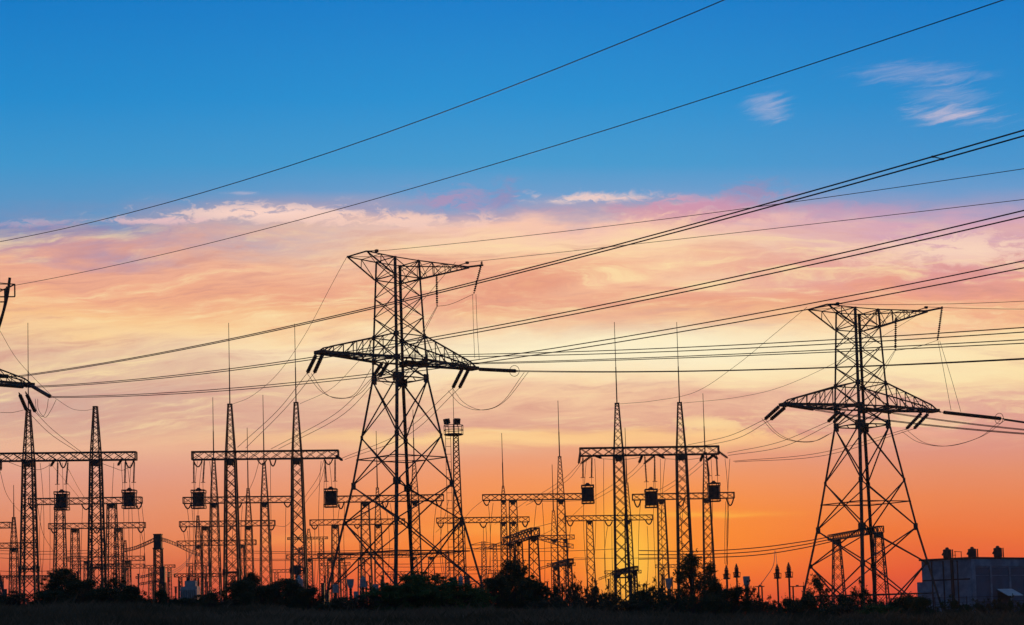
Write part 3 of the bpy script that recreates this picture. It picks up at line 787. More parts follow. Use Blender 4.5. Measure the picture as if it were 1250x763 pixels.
# middle left field
gantry('second row gantry behind the middle left front gantry, two slim rodded masts', 258, (224, 611, 357, 609.5), [(261.5, 261.5, 560, 485, .9), (323, 323, 566, 482, .9)], None, bh=7.5, col_w=(17, 9.5))
gantry('third row gantry of the middle left field, one slim mast with a long rod', 300, (219.5, 640, 335.5, 638.5), [(250.5, 250.5, None, None, .8), (303.5, 303.5, 597, 522, .8)], None, bh=6.5, col_w=(16, 9.5), matl=RUST)
gantry('fourth row gantry of the middle left field, low beam crossing the front masts', 360, (216.5, 663.5, 312.5, 662), [(242, 242, 630, None, .75), (294, 294, None, None, .75)], None, bh=6, col_w=(16, 9), matl=RUST)
gantry('low portal with a short beam near the ground left of the dark shrubs', 330, (213, 702.5, 292, 701.5), [(220, 220, None, None, .5), (285, 285, None, None, .5)], None, bh=4, col_w=(12, 8), matl=RUST, plates=False)
gantry('far small portal frame right of the second rodded front mast', 430, (351, 657.5, 400, 656.5), [(377, 377, 646, None, .6), (392, 392, None, None, .5)], None, bh=2.5, col_w=(14, 10), matl=RUST, plates=False)
gantry('low far gantry between the middle left front gantry and the middle pylon', 400, (350, 680, 428, 679), [(378, 378, None, None, .7), (403, 403, None, None, .7)], None, bh=5.5, col_w=(15, 9), matl=RUST)
# behind the middle pylon
gantry('second row gantry seen through the legs of the middle pylon, one rodded mast', 258, (411, 609.5, 541.5, 607.5), [(445.5, 445.5, None, None, .95), (506.5, 506.5, 563, 500, .95)], None, bh=7.5, col_w=(17, 9.5))
gantry('third row gantry seen through the left leg of the middle pylon', 300, (378.5, 638, 494, 636.5), [(409, 409, None, None, .85), (461.5, 461.5, 596, 526, .85)], None, bh=6.5, col_w=(16, 9), matl=RUST)
gantry('low fourth row gantry behind the feet of the middle pylon', 390, (388, 678.5, 548, 677), [(417, 417, None, None, .8), (441, 441, None, None, .8), (505, 505, None, None, .8), (526, 526, None, None, .7)], None, bh=5.5, col_w=(16, 9), matl=RUST)
# field between the pylons
gantry('second row gantry left of the three traps, two slim masts with rods', 258, (589, 607.5, 711, 606), [(614.5, 614.5, 594, 528.5, .6), (626, 626, None, None, .95), (684.5, 684.5, 558, 489, .95)], None, bh=7, col_w=(16, 9.5))
gantry('third row gantry just right of the floodlight mast', 300, (533, 635.5, 646, 634), [(563, 563, None, None, .8), (614.5, 614.5, None, None, .8), (626.5, 626.5, None, None, .8)], None, bh=6.2, col_w=(15, 9), matl=RUST)
gantry('third row gantry crossing the first mast of the trap gantry between the pylons', 300, (691, 633, 796.5, 631.5), [(719.5, 719.5, None, None, .75), (766.5, 766.5, 590, 522, .8)], None, bh=6, col_w=(17, 9.5), matl=RUST)
gantry('second row gantry with a beam end just right of the third trap', 258, (772, 607, 896, 604.5), [(807, 807, None, None, .95), (864.5, 862.5, 553, 480, .95)], None, bh=7, col_w=(17, 9))
gantry('slim rodded lightning tower behind the dark slanting gantry between the pylons', 340, (655, 656.5, 701, 655.5), [(676.5, 676.5, 624, 567, .8), (690, 690, None, None, .5)], None, bh=5, col_w=(14, 10), matl=RUST)
gantry('dark heavy gantry with a steep slanting beam above the round bush between the pylons', 275, (619, 661, 653.5, 649.5), [(623, 623, None, None, .85), (633, 633, None, None, .85), (651, 651, None, None, 1)], None, bh=8.5, col_w=(15, 9), d2=235, heavy=True)
gantry('small dark gantry with a slanting beam right of the round bush between the pylons', 300, (677, 690, 697, 685), [(679, 679, None, None, .8), (694, 694, None, None, .8)], None, bh=5, col_w=(12, 8), d2=270, heavy=True)
gantry('small slanting gantry at the foot of the first mast of the trap gantry', 290, (750, 699.5, 776, 694), [(754, 754, None, None, .7), (774, 774, None, None, .8)], None, bh=5, col_w=(12, 7), d2=262)
gantry('small portal with a slanting lattice beam framed by the legs of the right pylon', 262, (1014, 656.5, 1075, 646), [(1021, 1021, None, None, .95), (1072, 1072, None, None, .95)], None, bh=6.5, col_w=(20, 8), d2=228)


# ------------------------------------------------------------------ line traps hanging from the front gantries
def line_trap(px, py, w, h, d, tops, top_row, label, open_top=True):
    s = d / F; c = U(px, py, d); W_, H_ = w * s, h * s
    root = thing('line_trap', label, 'line trap', c, 0, None)
    r = W_ * .485; zb = H_ * .36
    b = MB(); prof = []
    N = 9
    for i in range(N):
        z0 = 2 * zb * i / N; dz = 2 * zb / N
        prof += [(z0, r * .97), (z0 + dz * .1, r), (z0 + dz * .85, r), (z0 + dz * .95, r * .97)]
    b.lathe((0, 0, -zb), (0, 0, zb), prof, 20); b.build('body', DARKP, root)
    for sg, nm in ((1, 'top_frame'), (-1, 'bottom_frame')):
        f = MB(); z0, z1 = sg * zb, sg * H_ / 2; t = .1
        for z in (z0, z1):
            for i in (-1, 1):
                f.bar((-W_ / 2, i * W_ / 2, z), (W_ / 2, i * W_ / 2, z), t); f.bar((i * W_ / 2, -W_ / 2, z), (i * W_ / 2, W_ / 2, z), t)
        f.bar((-W_ / 2, 0, z0), (W_ / 2, 0, z0), t); f.bar((0, -W_ / 2, z0), (0, W_ / 2, z0), t)
        for i in (-1, 1):
            for j in (-1, 1): f.bar((i * W_ / 2, j * W_ / 2, z0), (i * W_ / 2, j * W_ / 2, z1), t)
            f.bar((i * W_ * .2, -W_ / 2, z0), (i * W_ * .2, -W_ / 2, z1), t * .8)
        f.build(nm, DARKP, root)
    fr = MB()
    for i in (-1, 1):
        for j in (-1, 1): fr.bar((i * W_ * .47, j * W_ * .47, -zb), (i * W_ * .47, j * W_ * .47, zb), .09)
    for i in (-1, 1): fr.bar((i * W_ * .47, -W_ * .47, 0), (i * W_ * .47, W_ * .47, 0), .07); fr.bar((-W_ * .47, i * W_ * .47, 0), (W_ * .47, i * W_ * .47, 0), .07)
    fr.build('cage', DARKP, root)
    cap = MB(); cap.lathe((0, 0, H_ / 2 - .03), (0, 0, H_ / 2 + .34), [(0, r * .42), (.12, r * .5), (.2, r * .46), (.22, r * .3), (.34, r * .26)], 12); cap.build('tuning_unit', DARKP, root)
    for k, tx in enumerate(tops):
        T = U(tx, top_row, d) - c; bx = (-1, 1)[k] * W_ * .36 if len(tops) == 2 else (-1, 0, 1)[k] * W_ * .42
        Bp = Vector((bx, 0, H_ / 2 + .95))
        st = MB(); L = (Bp - T).length; nd = 16; prof = [(0, .05)]
        for i in range(nd):
            z0 = .25 + (L - .3) * i / nd; prof += [(z0, .06), (z0 + .04, .125), (z0 + .09, .12), (z0 + .11, .06)]
        st.lathe(T, Bp, prof + [(L, .05)], 7)
        st.bar(Bp + Vector((-.28, 0, 0)), Bp + Vector((.28, 0, 0)), .07); st.bar(Bp, (bx, 0, H_ / 2 - .02), .05)
        st.build('suspension_string', GLASSI, root)
    return root


line_trap(75.5, 611.5, 15, 22, 200, (70.5, 83), 563, 'black box-shaped line trap hanging nearest the first column of the far left gantry')
line_trap(158, 609.5, 15, 22, 200, (153, 164), 562, 'black line trap hanging below the right beam end of the far left gantry')
line_trap(242.5, 609.5, 15.5, 22, 200, (236.5, 249.5), 561, 'black line trap hanging below the left beam end of the middle left front gantry')
line_trap(404, 608, 15, 22, 200, (396.5, 409), 559.5, 'black line trap hanging below the right beam end of the middle left front gantry')
line_trap(717.5, 603.5, 14.5, 22, 200, (711.5, 722.5), 557, 'leftmost of three black line traps under the gantry between the pylons')
line_trap(795, 608.5, 14.5, 22, 200, (787, 799), 555.5, 'middle one of three black line traps, hanging lowest under the gantry between the pylons')
line_trap(871.5, 601, 14, 22, 200, (862, 874.5), 554.5, 'rightmost of three black line traps under the gantry between the pylons')

# gantry dead-end strings of the trap gantries
GS = 'short insulator strings under the front gantry beams'
for (a, b, w_) in (((877, 551), (888, 559), 'at the right end of the gantry between the pylons'), ((708.5, 552), (706.5, 566), 'at the left end of the gantry between the pylons'),
                   ((723, 556), (709, 566), 'beside the leftmost trap of the gantry between the pylons'), ((726, 556), (734, 559), 'right of the leftmost trap, almost level'),
                   ((784, 556), (780, 565), 'left of the middle trap between the pylons'), ((799, 556), (786, 566), 'slanting beside the middle trap between the pylons'), ((803, 555), (811, 559), 'right of the middle trap, almost level'),
                   ((858, 555), (855, 563), 'left of the rightmost trap between the pylons'), ((873, 554), (863, 562), 'slanting beside the rightmost trap between the pylons'), ((868, 554), (876, 560), 'right of the rightmost trap, almost level'),
                   ((410, 556), (418, 562), 'at the right beam end left of the middle pylon'), ((67, 561), (62, 569), 'left of the first trap at the far left'), ((149, 560), (144, 568), 'left of the second trap at the far left'),
                   ((1, 560), (1, 574), 'at the very left picture edge')):
    string(U(a[0], a[1], 200), U(b[0], b[1], 199.6), f'short insulator string {w_}', GS, .17, (.05, .95), n_disc=8)

# U-shaped jumpers and drop wires under the beams
def jumper_u(px, py, w, dip, d, group):
    s = d / F; r = .085 * d / 200
    A, B = U(px - w / 2, py, d), U(px + w / 2, py, d)
    o = MB().tube(curve3(A, B, dip * s, 12), r, 6).build('jumper_loop', GLASSI, None, True)
    tag(o, f'dark U-shaped jumper loop under the beam of the {group}', 'jumper', f'jumper loops of the {group}')
for d, grp, lst in ((200, 'far left front gantry', ((77, 562, 9, 9), (158, 562, 10, 9))), (200, 'middle left front gantry', ((241.5, 561, 11, 9), (320, 560, 12, 7), (333, 560, 8, 9), (401, 559, 11, 8))),
                    (258, 'second row gantries on the left', ((41, 615, 11, 8), (105, 615, 11, 7), (169, 613, 9, 8), (229, 614, 9, 7), (291, 613, 9, 7), (351, 613, 9, 6))),
                    (258, 'second row gantries behind the middle pylon', ((416, 613, 8, 8), (470, 612, 8, 8), (536, 611, 8, 7), (594, 611, 8, 6), (657, 610, 10, 6), (778, 611, 8, 8), (831, 610, 9, 8), (891, 608, 9, 9))),
                    (300, 'third row gantries on the left', ((66, 645, 8, 6), (118, 645, 8, 6), (172, 644, 8, 6), (224, 643, 8, 6), (278, 643, 8, 6), (331, 642, 8, 5))),
                    (300, 'third row gantries in the middle', ((384, 641, 8, 5), (436, 640, 8, 5), (538, 638, 8, 6), (590, 638, 9, 6), (641, 637, 7, 6), (696, 636, 8, 6), (743, 636, 9, 6), (792, 635, 8, 5)))):
    for a in lst: jumper_u(*a, d, grp)

rw = random.Random(11)
def drop(px, y0, y1, d, grp, lean=0.0, bow=0.0, w=.55):
    A, B = U(px, y0, d), U(px + lean, y1, d)
    pts = []
    for i in range(11):
        t = i / 10; P = A.lerp(B, t); P.x += 4 * bow * t * (1 - t) * d / F; pts.append(P)
    wire(pts, px_r(d, w), f'hair-thin drop wire hanging below the {grp}', f'drop wires below the {grp}', 'drop_wire', k=4)
for d, grp, y0, y1, xs in ((200, 'far left front gantry', 565, 720, (49, 60, 76, 139, 148, 155, 160)), (200, 'middle left front gantry', 563, 700, (241, 247, 256, 330, 397, 402, 392)),
                           (200, 'gantry between the pylons', 560, 715, (726, 737, 716, 806, 812, 799, 885, 891, 868)),
                           (258, 'second row gantries on the left', 617, 722, (45, 51, 101, 108, 168, 173, 228, 234, 288, 296, 349, 355)), (258, 'second row gantries behind the middle pylon', 614, 715, (415, 421, 470, 476, 533, 539, 596, 602, 655, 662, 690)),
                           (258, 'second row gantry beside the third trap', 612, 700, (886, 890, 782, 829, 835)),
                           (300, 'third row gantries on the left', 648, 722, (66, 70, 118, 123, 172, 224, 229, 277, 330)), (300, 'third row gantries in the middle', 642, 715, (384, 389, 436, 441, 540, 590, 593, 642, 697, 742, 747, 790))):
    for x in xs: drop(x, y0, y1 + rw.uniform(-12, 8), d, grp, rw.uniform(-3, 4), rw.uniform(-5, 5))

# slack bus wires inside the yard
BUS = 'slack bus wires strung between the gantries'
for pts, a, b in ((((706, 567), (690, 583), (663, 601), (640, 614), (604, 640)), 200, 290), (((709, 567), (693, 586), (666, 604), (642, 617)), 200, 258), (((780, 566), (768, 578), (740, 597), (720, 610), (696, 632)), 200, 290), (((786, 567), (770, 582), (744, 600), (716, 615)), 200, 258),
                  (((855, 563), (838, 577), (812, 594), (790, 604)), 200, 258), (((863, 562), (842, 580), (816, 597), (800, 607)), 200, 258),
                  (((396, 560), (388, 583), (372, 607), (352, 640), (336, 642)), 200, 300), (((398, 562), (390, 590), (374, 612), (354, 643)), 200, 300),
                  (((317, 561), (308, 590), (294, 615), (278, 640)), 200, 300), (((46, 619), (52, 650), (62, 668), (70, 680), (80, 688)), 258, 300), (((0, 575), (8, 603), (22, 622), (37, 632)), 200, 258), (((0, 560), (30, 571), (49, 573), (64, 566)), 200, 200), (((125, 566), (139, 571), (150, 574), (161, 567)), 200, 200),
                  (((62, 566), (84, 592), (97, 608)), 200, 258), (((82, 570), (96, 596), (104, 609)), 200, 258),
                  (((634, 648), (668, 640), (692, 633)), 300, 300), (((646, 612), (680, 612), (711, 611)), 258, 258), (((734, 560), (760, 561), (784, 558)), 200, 200), (((811, 560), (838, 561), (856, 559)), 200, 200),
                  (((548, 610), (540, 640), (532, 650)), 258, 300), (((588, 612), (576, 622), (566, 634)), 258, 300), (((690, 612), (684, 640), (646, 660)), 258, 300)):
    wire(pxpath(pts, a, b), px_r((a + b) / 2, .55), 'thin slack bus wire between two substation gantries', BUS, 'bus_wire', k=4)
FB = 'long level bus wires far back in the yard'
for y0, x0, x1, sg in ((672, 285, 480, 2), (675, 290, 480, 1), (681, 280, 420, 2), (684, 290, 470, 1), (672, 0, 130, 1.5), (676, 0, 120, 1), (681, 0, 130, 2), (668, 555, 700, 3), (672, 560, 760, 2), (684, 600, 720, 1), (688, 440, 560, 1), (692, 470, 640, 1), (697, 0, 70, 1), (700, 530, 640, 1), (681, 700, 840, 1)):
    wire(span(U(x0, y0, 420), U(x1, y0 - (x1 - x0) * .012, 420), None, sg * .25, 0, 16), px_r(420, .6), 'faint level bus wire far behind the gantries', FB, 'bus_wire', k=4)
for k, (a, b) in enumerate((((0.0, 0.0), (0, 0)), ((0, 5), (0, 4)), ((0, 11), (0, 8)))):
    pts = ((780, 672 + a[1] * .6 + k * 2), (850, 673 + k * 4), (920, 669 + k * 4.5), (975, 662 + k * 4), (1018, 654.5 + k * 3))
    wire(pxpath(pts, 300, 262), px_r(270, 1.2), 'dark bus wire dipping from the small portal behind the right pylon', 'three bus wires left of the small portal', 'bus_wire')
wire(pxpath(((946, 672), (944, 690), (934, 706), (926, 716)), 270, 210), px_r(240, .8), 'curved wire dropping from the three bus wires onto a low post', None, 'drop_wire')
wire(pxpath(((947, 673), (948, 684), (948.5, 690)), 270, 190), px_r(240, .6), 'straight wire dropping from the three bus wires onto a post insulator', None, 'drop_wire')


# ------------------------------------------------------------------ floodlight mast
def floodlight_mast():
    d = 192; s = d / F; C0 = U(556.5, 640, d); g0 = ground(C0.x, d)
    root = thing('floodlight_mast', 'slim lattice mast with round floodlight platform behind the right leg of the middle pylon', 'floodlight mast', (C0.x, d, g0))
    zp = U(556, 531.5, d).z - g0
    c = MB(); lattice(c, Vector((.25, 0, 0)), [(-.3, .78), (zp, .27)], .13, .055, .95); c.build('column', STEEL, root)
    l = MB()
    for x in (-.95, -.35): l.bar((x, -.3, 0), (x, -.3, zp), .06)
    z = .4
    while z < zp: l.bar((-.95, -.3, z), (-.35, -.3, z), .05); z += .9
    l.build('ladder', STEEL, root)
    p = MB(); R = 1.12
    p.lathe((0, 0, zp), (0, 0, zp + .18), [(0, R * .85), (.05, R), (.14, R), (.18, R * .9)], 14); pl = p.build('platform', STEEL, root)
    r = MB()
    for z in (.62, 1.15): r.torus((0, 0, zp + z), (0, 0, 1), R, .045, 16)
    for i in range(12):
        a = 2 * pi * i / 12; r.bar((R * cos(a), R * sin(a), zp + .1), (R * cos(a), R * sin(a), zp + 1.15), .05)
    r.build('railing', STEEL, pl)
    for x, a in ((-.72, -.5), (.45, .3)):
        f = MB(); q = Vector((x, -.5, zp + 1.62)); M_ = Matrix.Rotation(a, 3, 'Z') @ Matrix.Rotation(.35, 3, 'X')
        f.box(q, (.62, .34, .58), M_); f.box(q + M_ @ Vector((0, -.2, 0)), (.68, .08, .64), M_); f.bar(q + Vector((0, 0, -.7)), q, .09); f.build('floodlight', DARKP, root)
    MB().tube([Vector((.05, 0, zp + .1)), Vector((.05, 0, zp + 1.9)), Vector((.05, 0, zp + 1.92)), Vector((.05, 0, U(556, 470, d).z - g0))], [.09, .08, .035, .025], 6).build('lightning_rod', STEEL, root)
floodlight_mast()

# lattice posts with a dark box on top and bundled bus runs
def bus_post(px, ytop, ybox, wbox, d, label, wcol):
    s = d / F; C0 = U(px, ybox, d); g0 = ground(C0.x, d)
    root = thing('bus_support_tower', label, 'tower', (C0.x, d, g0))
    c = MB(); lattice(c, Vector((0, 0, 0)), [(-.3, wcol * s * .62), (C0.z - g0, wcol * s * .5)], .14, .06, .8); c.build('column', STEEL, root)
    h = (ybox - ytop) * s; w = wbox * s; b = MB()
    b.box((0, 0, C0.z - g0 + h / 2), (w, w, h)); b.box((0, 0, C0.z - g0 - .06), (w * 1.25, w * 1.25, .16)); b.box((0, 0, C0.z - g0 + h + .05), (w * 1.1, w * 1.1, .12)); b.build('head_box', DARKP, root)
bus_post(193, 653, 669, 9, 185, 'lattice post with a tall dark box on its top left of the dark shrubs', 8.5)
bus_post(198.5, 693, 711, 6, 178, 'smaller dark-headed lattice post just right of the taller boxed post', 6.5)


def bundle(pts, d0, d1, hpx, label, rungs=14, group=None):
    """bus run of four tubes held apart by spacers"""
    base = pxpath(pts, d0, d1, 28); d = (d0 + d1) / 2; h = hpx * d / F / 2; b = MB()
    for oy in (-h, h):
        for oz in (-h, h): b.tube([p + Vector((0, oy, oz)) for p in base], px_r(d, .75), 5)
    for i in range(rungs + 1):
        p = base[min(len(base) - 1, i * (len(base) - 1) // rungs)]
        for oy in (-h, h): b.bar(p + Vector((0, oy, -h)), p + Vector((0, oy, h)), .045)
        if i < rungs:
            q = base[min(len(base) - 1, (i + 1) * (len(base) - 1) // rungs)]
            b.bar(p + Vector((0, -h, -h)), q + Vector((0, -h, h)), .035)
    tag(b.build('bus_bundle', WIRE), label, 'busbar', group)
bundle(((189, 658.5), (175, 665), (163, 669.5), (151, 672)), 185, 230, 3.6, 'bundled bus run sagging left from the tall boxed post')
bundle(((198, 658.5), (206, 661), (217, 665.5), (230, 672), (243, 677)), 185, 230, 3.6, 'bundled bus run sagging right from the tall boxed post', 14)
bundle(((195, 697), (185, 701), (176, 703.5), (166, 705)), 178, 210, 2.6, 'lower bundled bus run left of the smaller boxed post', 9)
bundle(((195, 709), (186, 710.5), (170, 713)), 178, 200, 2.5, 'thin lowest bus run left of the smaller boxed post', 8)
for k in range(3):
    wire(pxpath(((200, 699 + k * 2.5), (210, 697 + k * 2.5), (222, 690 + k * 2.5), (231, 680 + k * 2), (237 + k, 667)), 178, 300), px_r(220, .6), 'thin wire curving up right from the smaller boxed post', 'three thin wires right of the smaller boxed post', 'bus_wire')
bundle(((654, 655), (668, 659), (684, 664), (700, 667)), 236, 270, 5, 'bundled bus run falling right from the dark heavy slanting gantry', 10)
bundle(((619, 662), (607, 665), (597, 668.5)), 275, 300, 3, 'bundled bus run leaving left from the dark heavy slanting gantry', 7)
bundle(((677, 689), (668, 691.5), (657, 694.5)), 300, 310, 2.4, 'short bus run left of the small dark slanting gantry', 6)
bundle(((750, 699), (741, 703), (731, 707)), 290, 300, 2.4, 'short bus run left of the small gantry at the first trap mast', 6)
bundle(((560, 712), (580, 711), (612, 706), (624, 702)), 260, 260, 2.5, 'low bus run left of the round bush between the pylons', 10)

# far pale towers seen through the haze between the pylons
def far_tower(px, ytop, d, arms, label, w=8):
    s = d / F; C0 = U(px, ytop, d); g0 = ground(C0.x, d)
    root = thing('distant_tower', label, 'pylon', (C0.x, d, g0), 0, None)
    c = MB(); lattice(c, Vector((0, 0, 0)), [(-.3, w * s * .7), (C0.z - g0, w * s * .25)], .3, .16, 1.0); c.build('body', RUST, root)
    for dy, L in arms:
        z = U(px, ytop + dy, d).z - g0; l = L * s; a = MB()
        a.bar((-l, 0, z), (l, 0, z), .28); a.bar((-l, 0, z), (0, 0, z + l * .22), .2); a.bar((l, 0, z), (0, 0, z + l * .22), .2); a.build('crossarm', RUST, root)
far_tower(590, 661, 700, ((4, 17), (9, 12)), 'faint reddish tower far off, just right of the middle pylon foot')
far_tower(604, 664, 720, ((6, 18), (44, 18)), 'faint reddish tower far off, left of the round bush')
far_tower(546, 672, 760, ((4, 12),), 'small faint tower far off behind the right leg of the middle pylon')
far_tower(367, 668, 800, ((3, 10), (8, 8)), 'small faint tower far off beside the second rodded mast')


# ------------------------------------------------------------------ switchyard apparatus
def insulator_prof(L, R, nd, r0=.5):
    p = []
    for i in range(nd):
        z = L * i / nd; h = L / nd; p += [(z, R * r0), (z + h * .35, R), (z + h * .6, R * .95), (z + h * .8, R * r0)]
    return p + [(L, R * r0)]


def post_arrester(px, ytop, d, label, wires=True, scale=1.0):
    s = d / F; T = U(px, ytop, d); g0 = ground(T.x, d); hT = T.z - g0; k = scale
    root = thing('surge_arrester', label, 'surge arrester', (T.x, d, g0))
    p = MB(); p.tube([(0, 0, -.2), (0, 0, hT - 1.55 * k)], .10 * k, 8); p.build('pole', STEEL, root)
    pl = MB(); pl.lathe((0, 0, hT - 1.62 * k), (0, 0, hT - 1.45 * k), [(0, .18), (.04, .42 * k), (.12, .42 * k), (.16, .3)], 12)
    for a in range(5): pl.bar((.36 * k * cos(a * 1.26), .36 * k * sin(a * 1.26), hT - 1.5 * k), (.4 * k * cos(a * 1.26), .4 * k * sin(a * 1.26), hT - 1.05 * k), .06)
    pl.torus((0, 0, hT - 1.02 * k), (0, 0, 1), .42 * k, .035); pl.build('base_plate', STEEL, root)
    b = MB(); b.lathe((0, 0, hT - 1.48 * k), (0, 0, hT - .45 * k), [(z * k, r * k) for z, r in insulator_prof(1.0, .27, 6, .72)], 10); b.build('insulator', GLASSI, root)
    c = MB(); c.lathe((0, 0, hT - .46 * k), (0, 0, hT + .02), [(0, .2 * k), (.1 * k, .2 * k), (.14 * k, .12 * k), (.3 * k, .12 * k), (.32 * k, .07 * k), (.46 * k, .06 * k)], 10); c.build('terminal_cap', DARKP, root)
post_arrester(886.5, 690, 190, 'ribbed surge arrester on a pole, leftmost of the four')
post_arrester(898.8, 688, 190, 'ribbed surge arrester on a pole beside a pale grey tank head')
post_arrester(948.5, 688.5, 190, 'ribbed surge arrester on a pole under the three bus wires', scale=1.05)
post_arrester(962.5, 686.5, 190, 'ribbed surge arrester on a pole nearest the right pylon', scale=1.1)


def tank_head(px, ytop, ybot, w, d, label, waist=None, mat_=None, shape='taper', group=None):
    """instrument transformer: post, porcelain neck and a grey tank on top"""
    s = d / F; T = U(px, ytop, d); B = U(px, ybot, d); g0 = ground(T.x, d); zt, zb = T.z - g0, B.z - g0; r = w * s / 2; h = zt - zb
    root = thing('instrument_transformer', label, 'transformer', (T.x, d, g0), 0, group)
    t = MB()
    if shape == 'taper': pr = [(0, r * .55), (h * .12, r * .62), (h * .3, r * .82), (h * .62, r * .92), (h * .92, r), (h, r * .97)]
    elif shape == 'drum': pr = [(0, r * .9), (h * .06, r), (h * .94, r), (h, r * .9)]
    else: pr = [(0, r * 1.25), (h * .1, r * 1.25), (h * .14, r), (h * .7, r * .92), (h * .8, r * .6), (h * .88, r * .35), (h, r * .3)]
    t.lathe((0, 0, zb), (0, 0, zt), pr, 14); t.build('tank', mat_ or GREYP, root)
    wz = (waist or w * .5) * s / 2
    n_ = MB(); zn = max(.6, zb * .45); n_.lathe((0, 0, zn), (0, 0, zb), [(z, q) for z, q in insulator_prof(zb - zn, wz * 1.1, 9, .75)], 12); n_.build('porcelain_neck', GLASSI if wz < r * .7 else GREYP, root)
    f = MB(); f.lathe((0, 0, -.2), (0, 0, zn + .02), [(0, wz * 1.2), (zn + .1, wz * 1.2), (zn + .2, wz * 1.5)], 10); f.build('pedestal', CONC, root)
tank_head(816, 706, 719, 8, 185, 'small pale grey tank on a post left of the leafy tree between the pylons')
tank_head(911, 703.5, 717, 8.5, 185, 'pale grey tank head beside the leafy tree between the pylons, right of two arresters')
tank_head(427.8, 707, 718, 8.5, 165, 'grey tank head with narrow neck inside the left leg of the middle pylon', 3.5)
tank_head(443, 703, 717, 8, 172, 'domed dark instrument transformer with a wide collar right of the grey tank head', 3, GREYP, 'dome')
tank_head(434.5, 722, 735, 6, 165, 'small low grey tank below the tank head at the middle pylon foot', 3)
tank_head(458.5, 713, 728, 7, 172, 'slim grey apparatus left of the drum tank at the middle pylon foot', 4, None, 'drum')
tank_head(468, 712, 724, 7.5, 172, 'grey drum tank right of the slim apparatus at the middle pylon foot', 4)
tank_head(409.5, 713.5, 724, 7, 168, 'grey tank at the left foot of the middle pylon', 4, None, 'drum')
tank_head(507, 701, 716, 7, 176, 'grey rounded apparatus half hidden by the green bush, right of the pylon leg', 4, None, 'dome')
tank_head(553.5, 704.5, 716, 8.5, 180, 'dark square-topped apparatus at the foot of the floodlight mast', 5, DARKP, 'drum')
tank_head(562.5, 701, 714, 5, 182, 'slim grey apparatus right of the square-topped one at the floodlight mast', 4, None, 'dome')
tank_head(570, 703, 716, 7, 186, 'dark apparatus just right of the slim grey one at the floodlight mast', 4, DARKP, 'drum')
tank_head(363, 690, 701, 9, 190, 'dark domed apparatus at the foot of the second rodded mast', 6, DARKP, 'drum')
tank_head(365, 702, 722, 10, 188, 'bluish grey apparatus under the dark dome at the second rodded mast', 8, None, 'dome')
tank_head(6, 719, 729, 5, 150, 'small dark post top at the left picture edge near the ground', 4, DARKP, 'drum')
for k, (x, y0, w) in enumerate(((394, 713, 4), (400, 722, 3.5))):
    d = 160; T = U(x, y0, d); g0 = ground(T.x, d); o = thing('dark_post', ('tall', 'short')[k] + ' dark post left of the middle pylon foot', 'post', (T.x, d, g0))
    b = MB(); b.box((0, 0, (T.z - g0) / 2 - .1), (w * d / F, w * d / F, T.z - g0 + .2)); b.build('shaft', DARKP, o)
    b = MB(); b.box((0, 0, T.z - g0 + .05), (w * d / F * 1.25, w * d / F * 1.25, .12)); b.build('cap', DARKP, o)
# block of transformer gear left of the shrubs
def power_transformer():
    d = 150; s = d / F; C0 = U(232.5, 730, d); g0 = ground(C0.x, d)
    root = thing('power_transformer', 'bulky bluish transformer standing alone left of the dark shrubs', 'transformer', (C0.x, d, g0))
    z = lambda row: U(232.5, row, d).z - g0
    t = MB(); t.box((0, 0, (z(748) + z(716)) / 2), (20 * s, 1.5, z(716) - z(748)))
    for i in range(8): t.box((-9 * s + i * 2.6 * s, -.85, (z(745) + z(720)) / 2), (.07, .35, z(720) - z(745)))
    t.build('tank', GREYP, root)
    b = MB(); b.box((1 * s, 0, (z(717) + z(709)) / 2), (13 * s, 1.0, z(709) - z(717))); b.build('conservator', GREYP, root)
    for x, r0 in ((-3, 704.5), (6, 706)):
        q = MB(); q.lathe((x * s, 0, z(709)), (x * s, 0, z(r0)), [(a, r) for a, r in insulator_prof(z(r0) - z(709), .16, 3)], 8); q.build('bushing', GLASSI, root)
    q = MB(); q.lathe((-9 * s, 0, z(725)), (-11 * s, 0, z(724)), [(0, .1), (.12, .14), (.2, .1)], 8); q.bar((-9.5 * s, 0, z(748)), (-9.5 * s, 0, z(725)), .3); q.build('cable_box', GREYP, root)
power_transformer()
# low posts and isolator frames right of the leafy tree
for x0, x1, yt, d, lab in ((926, 930, 716, 195, 'low isolator frame of two thin posts between the arrester pairs'), (968, 981, 716, 195, 'low isolator frame right of the last arrester, beside the pylon leg'), (785, 789, 714, 210, 'low isolator frame left of the small grey tank'), (780, 797, 724, 230, 'low wide isolator frame in the red glow left of the leafy tree')):
    T = U(x0, yt, d); T2 = U(x1, yt, d); g0 = ground(T.x, d); o = thing('isolator_frame', lab, 'isolator', (T.x, d, g0)); h = T.z - g0; w = T2.x - T.x
    for x in (0, w):
        b = MB(); b.bar((x, 0, -.2), (x, 0, h), .16); b.build('post', STEEL, o)
    b = MB(); b.bar((-.4, 0, h), (w + .3, 0, h), .1); b.box((w * .4, 0, h + .1), (.3, .2, .14)); b.bar((w, 0, h), (w, 0, h + .5), .05); b.build('crossbar', STEEL, o)


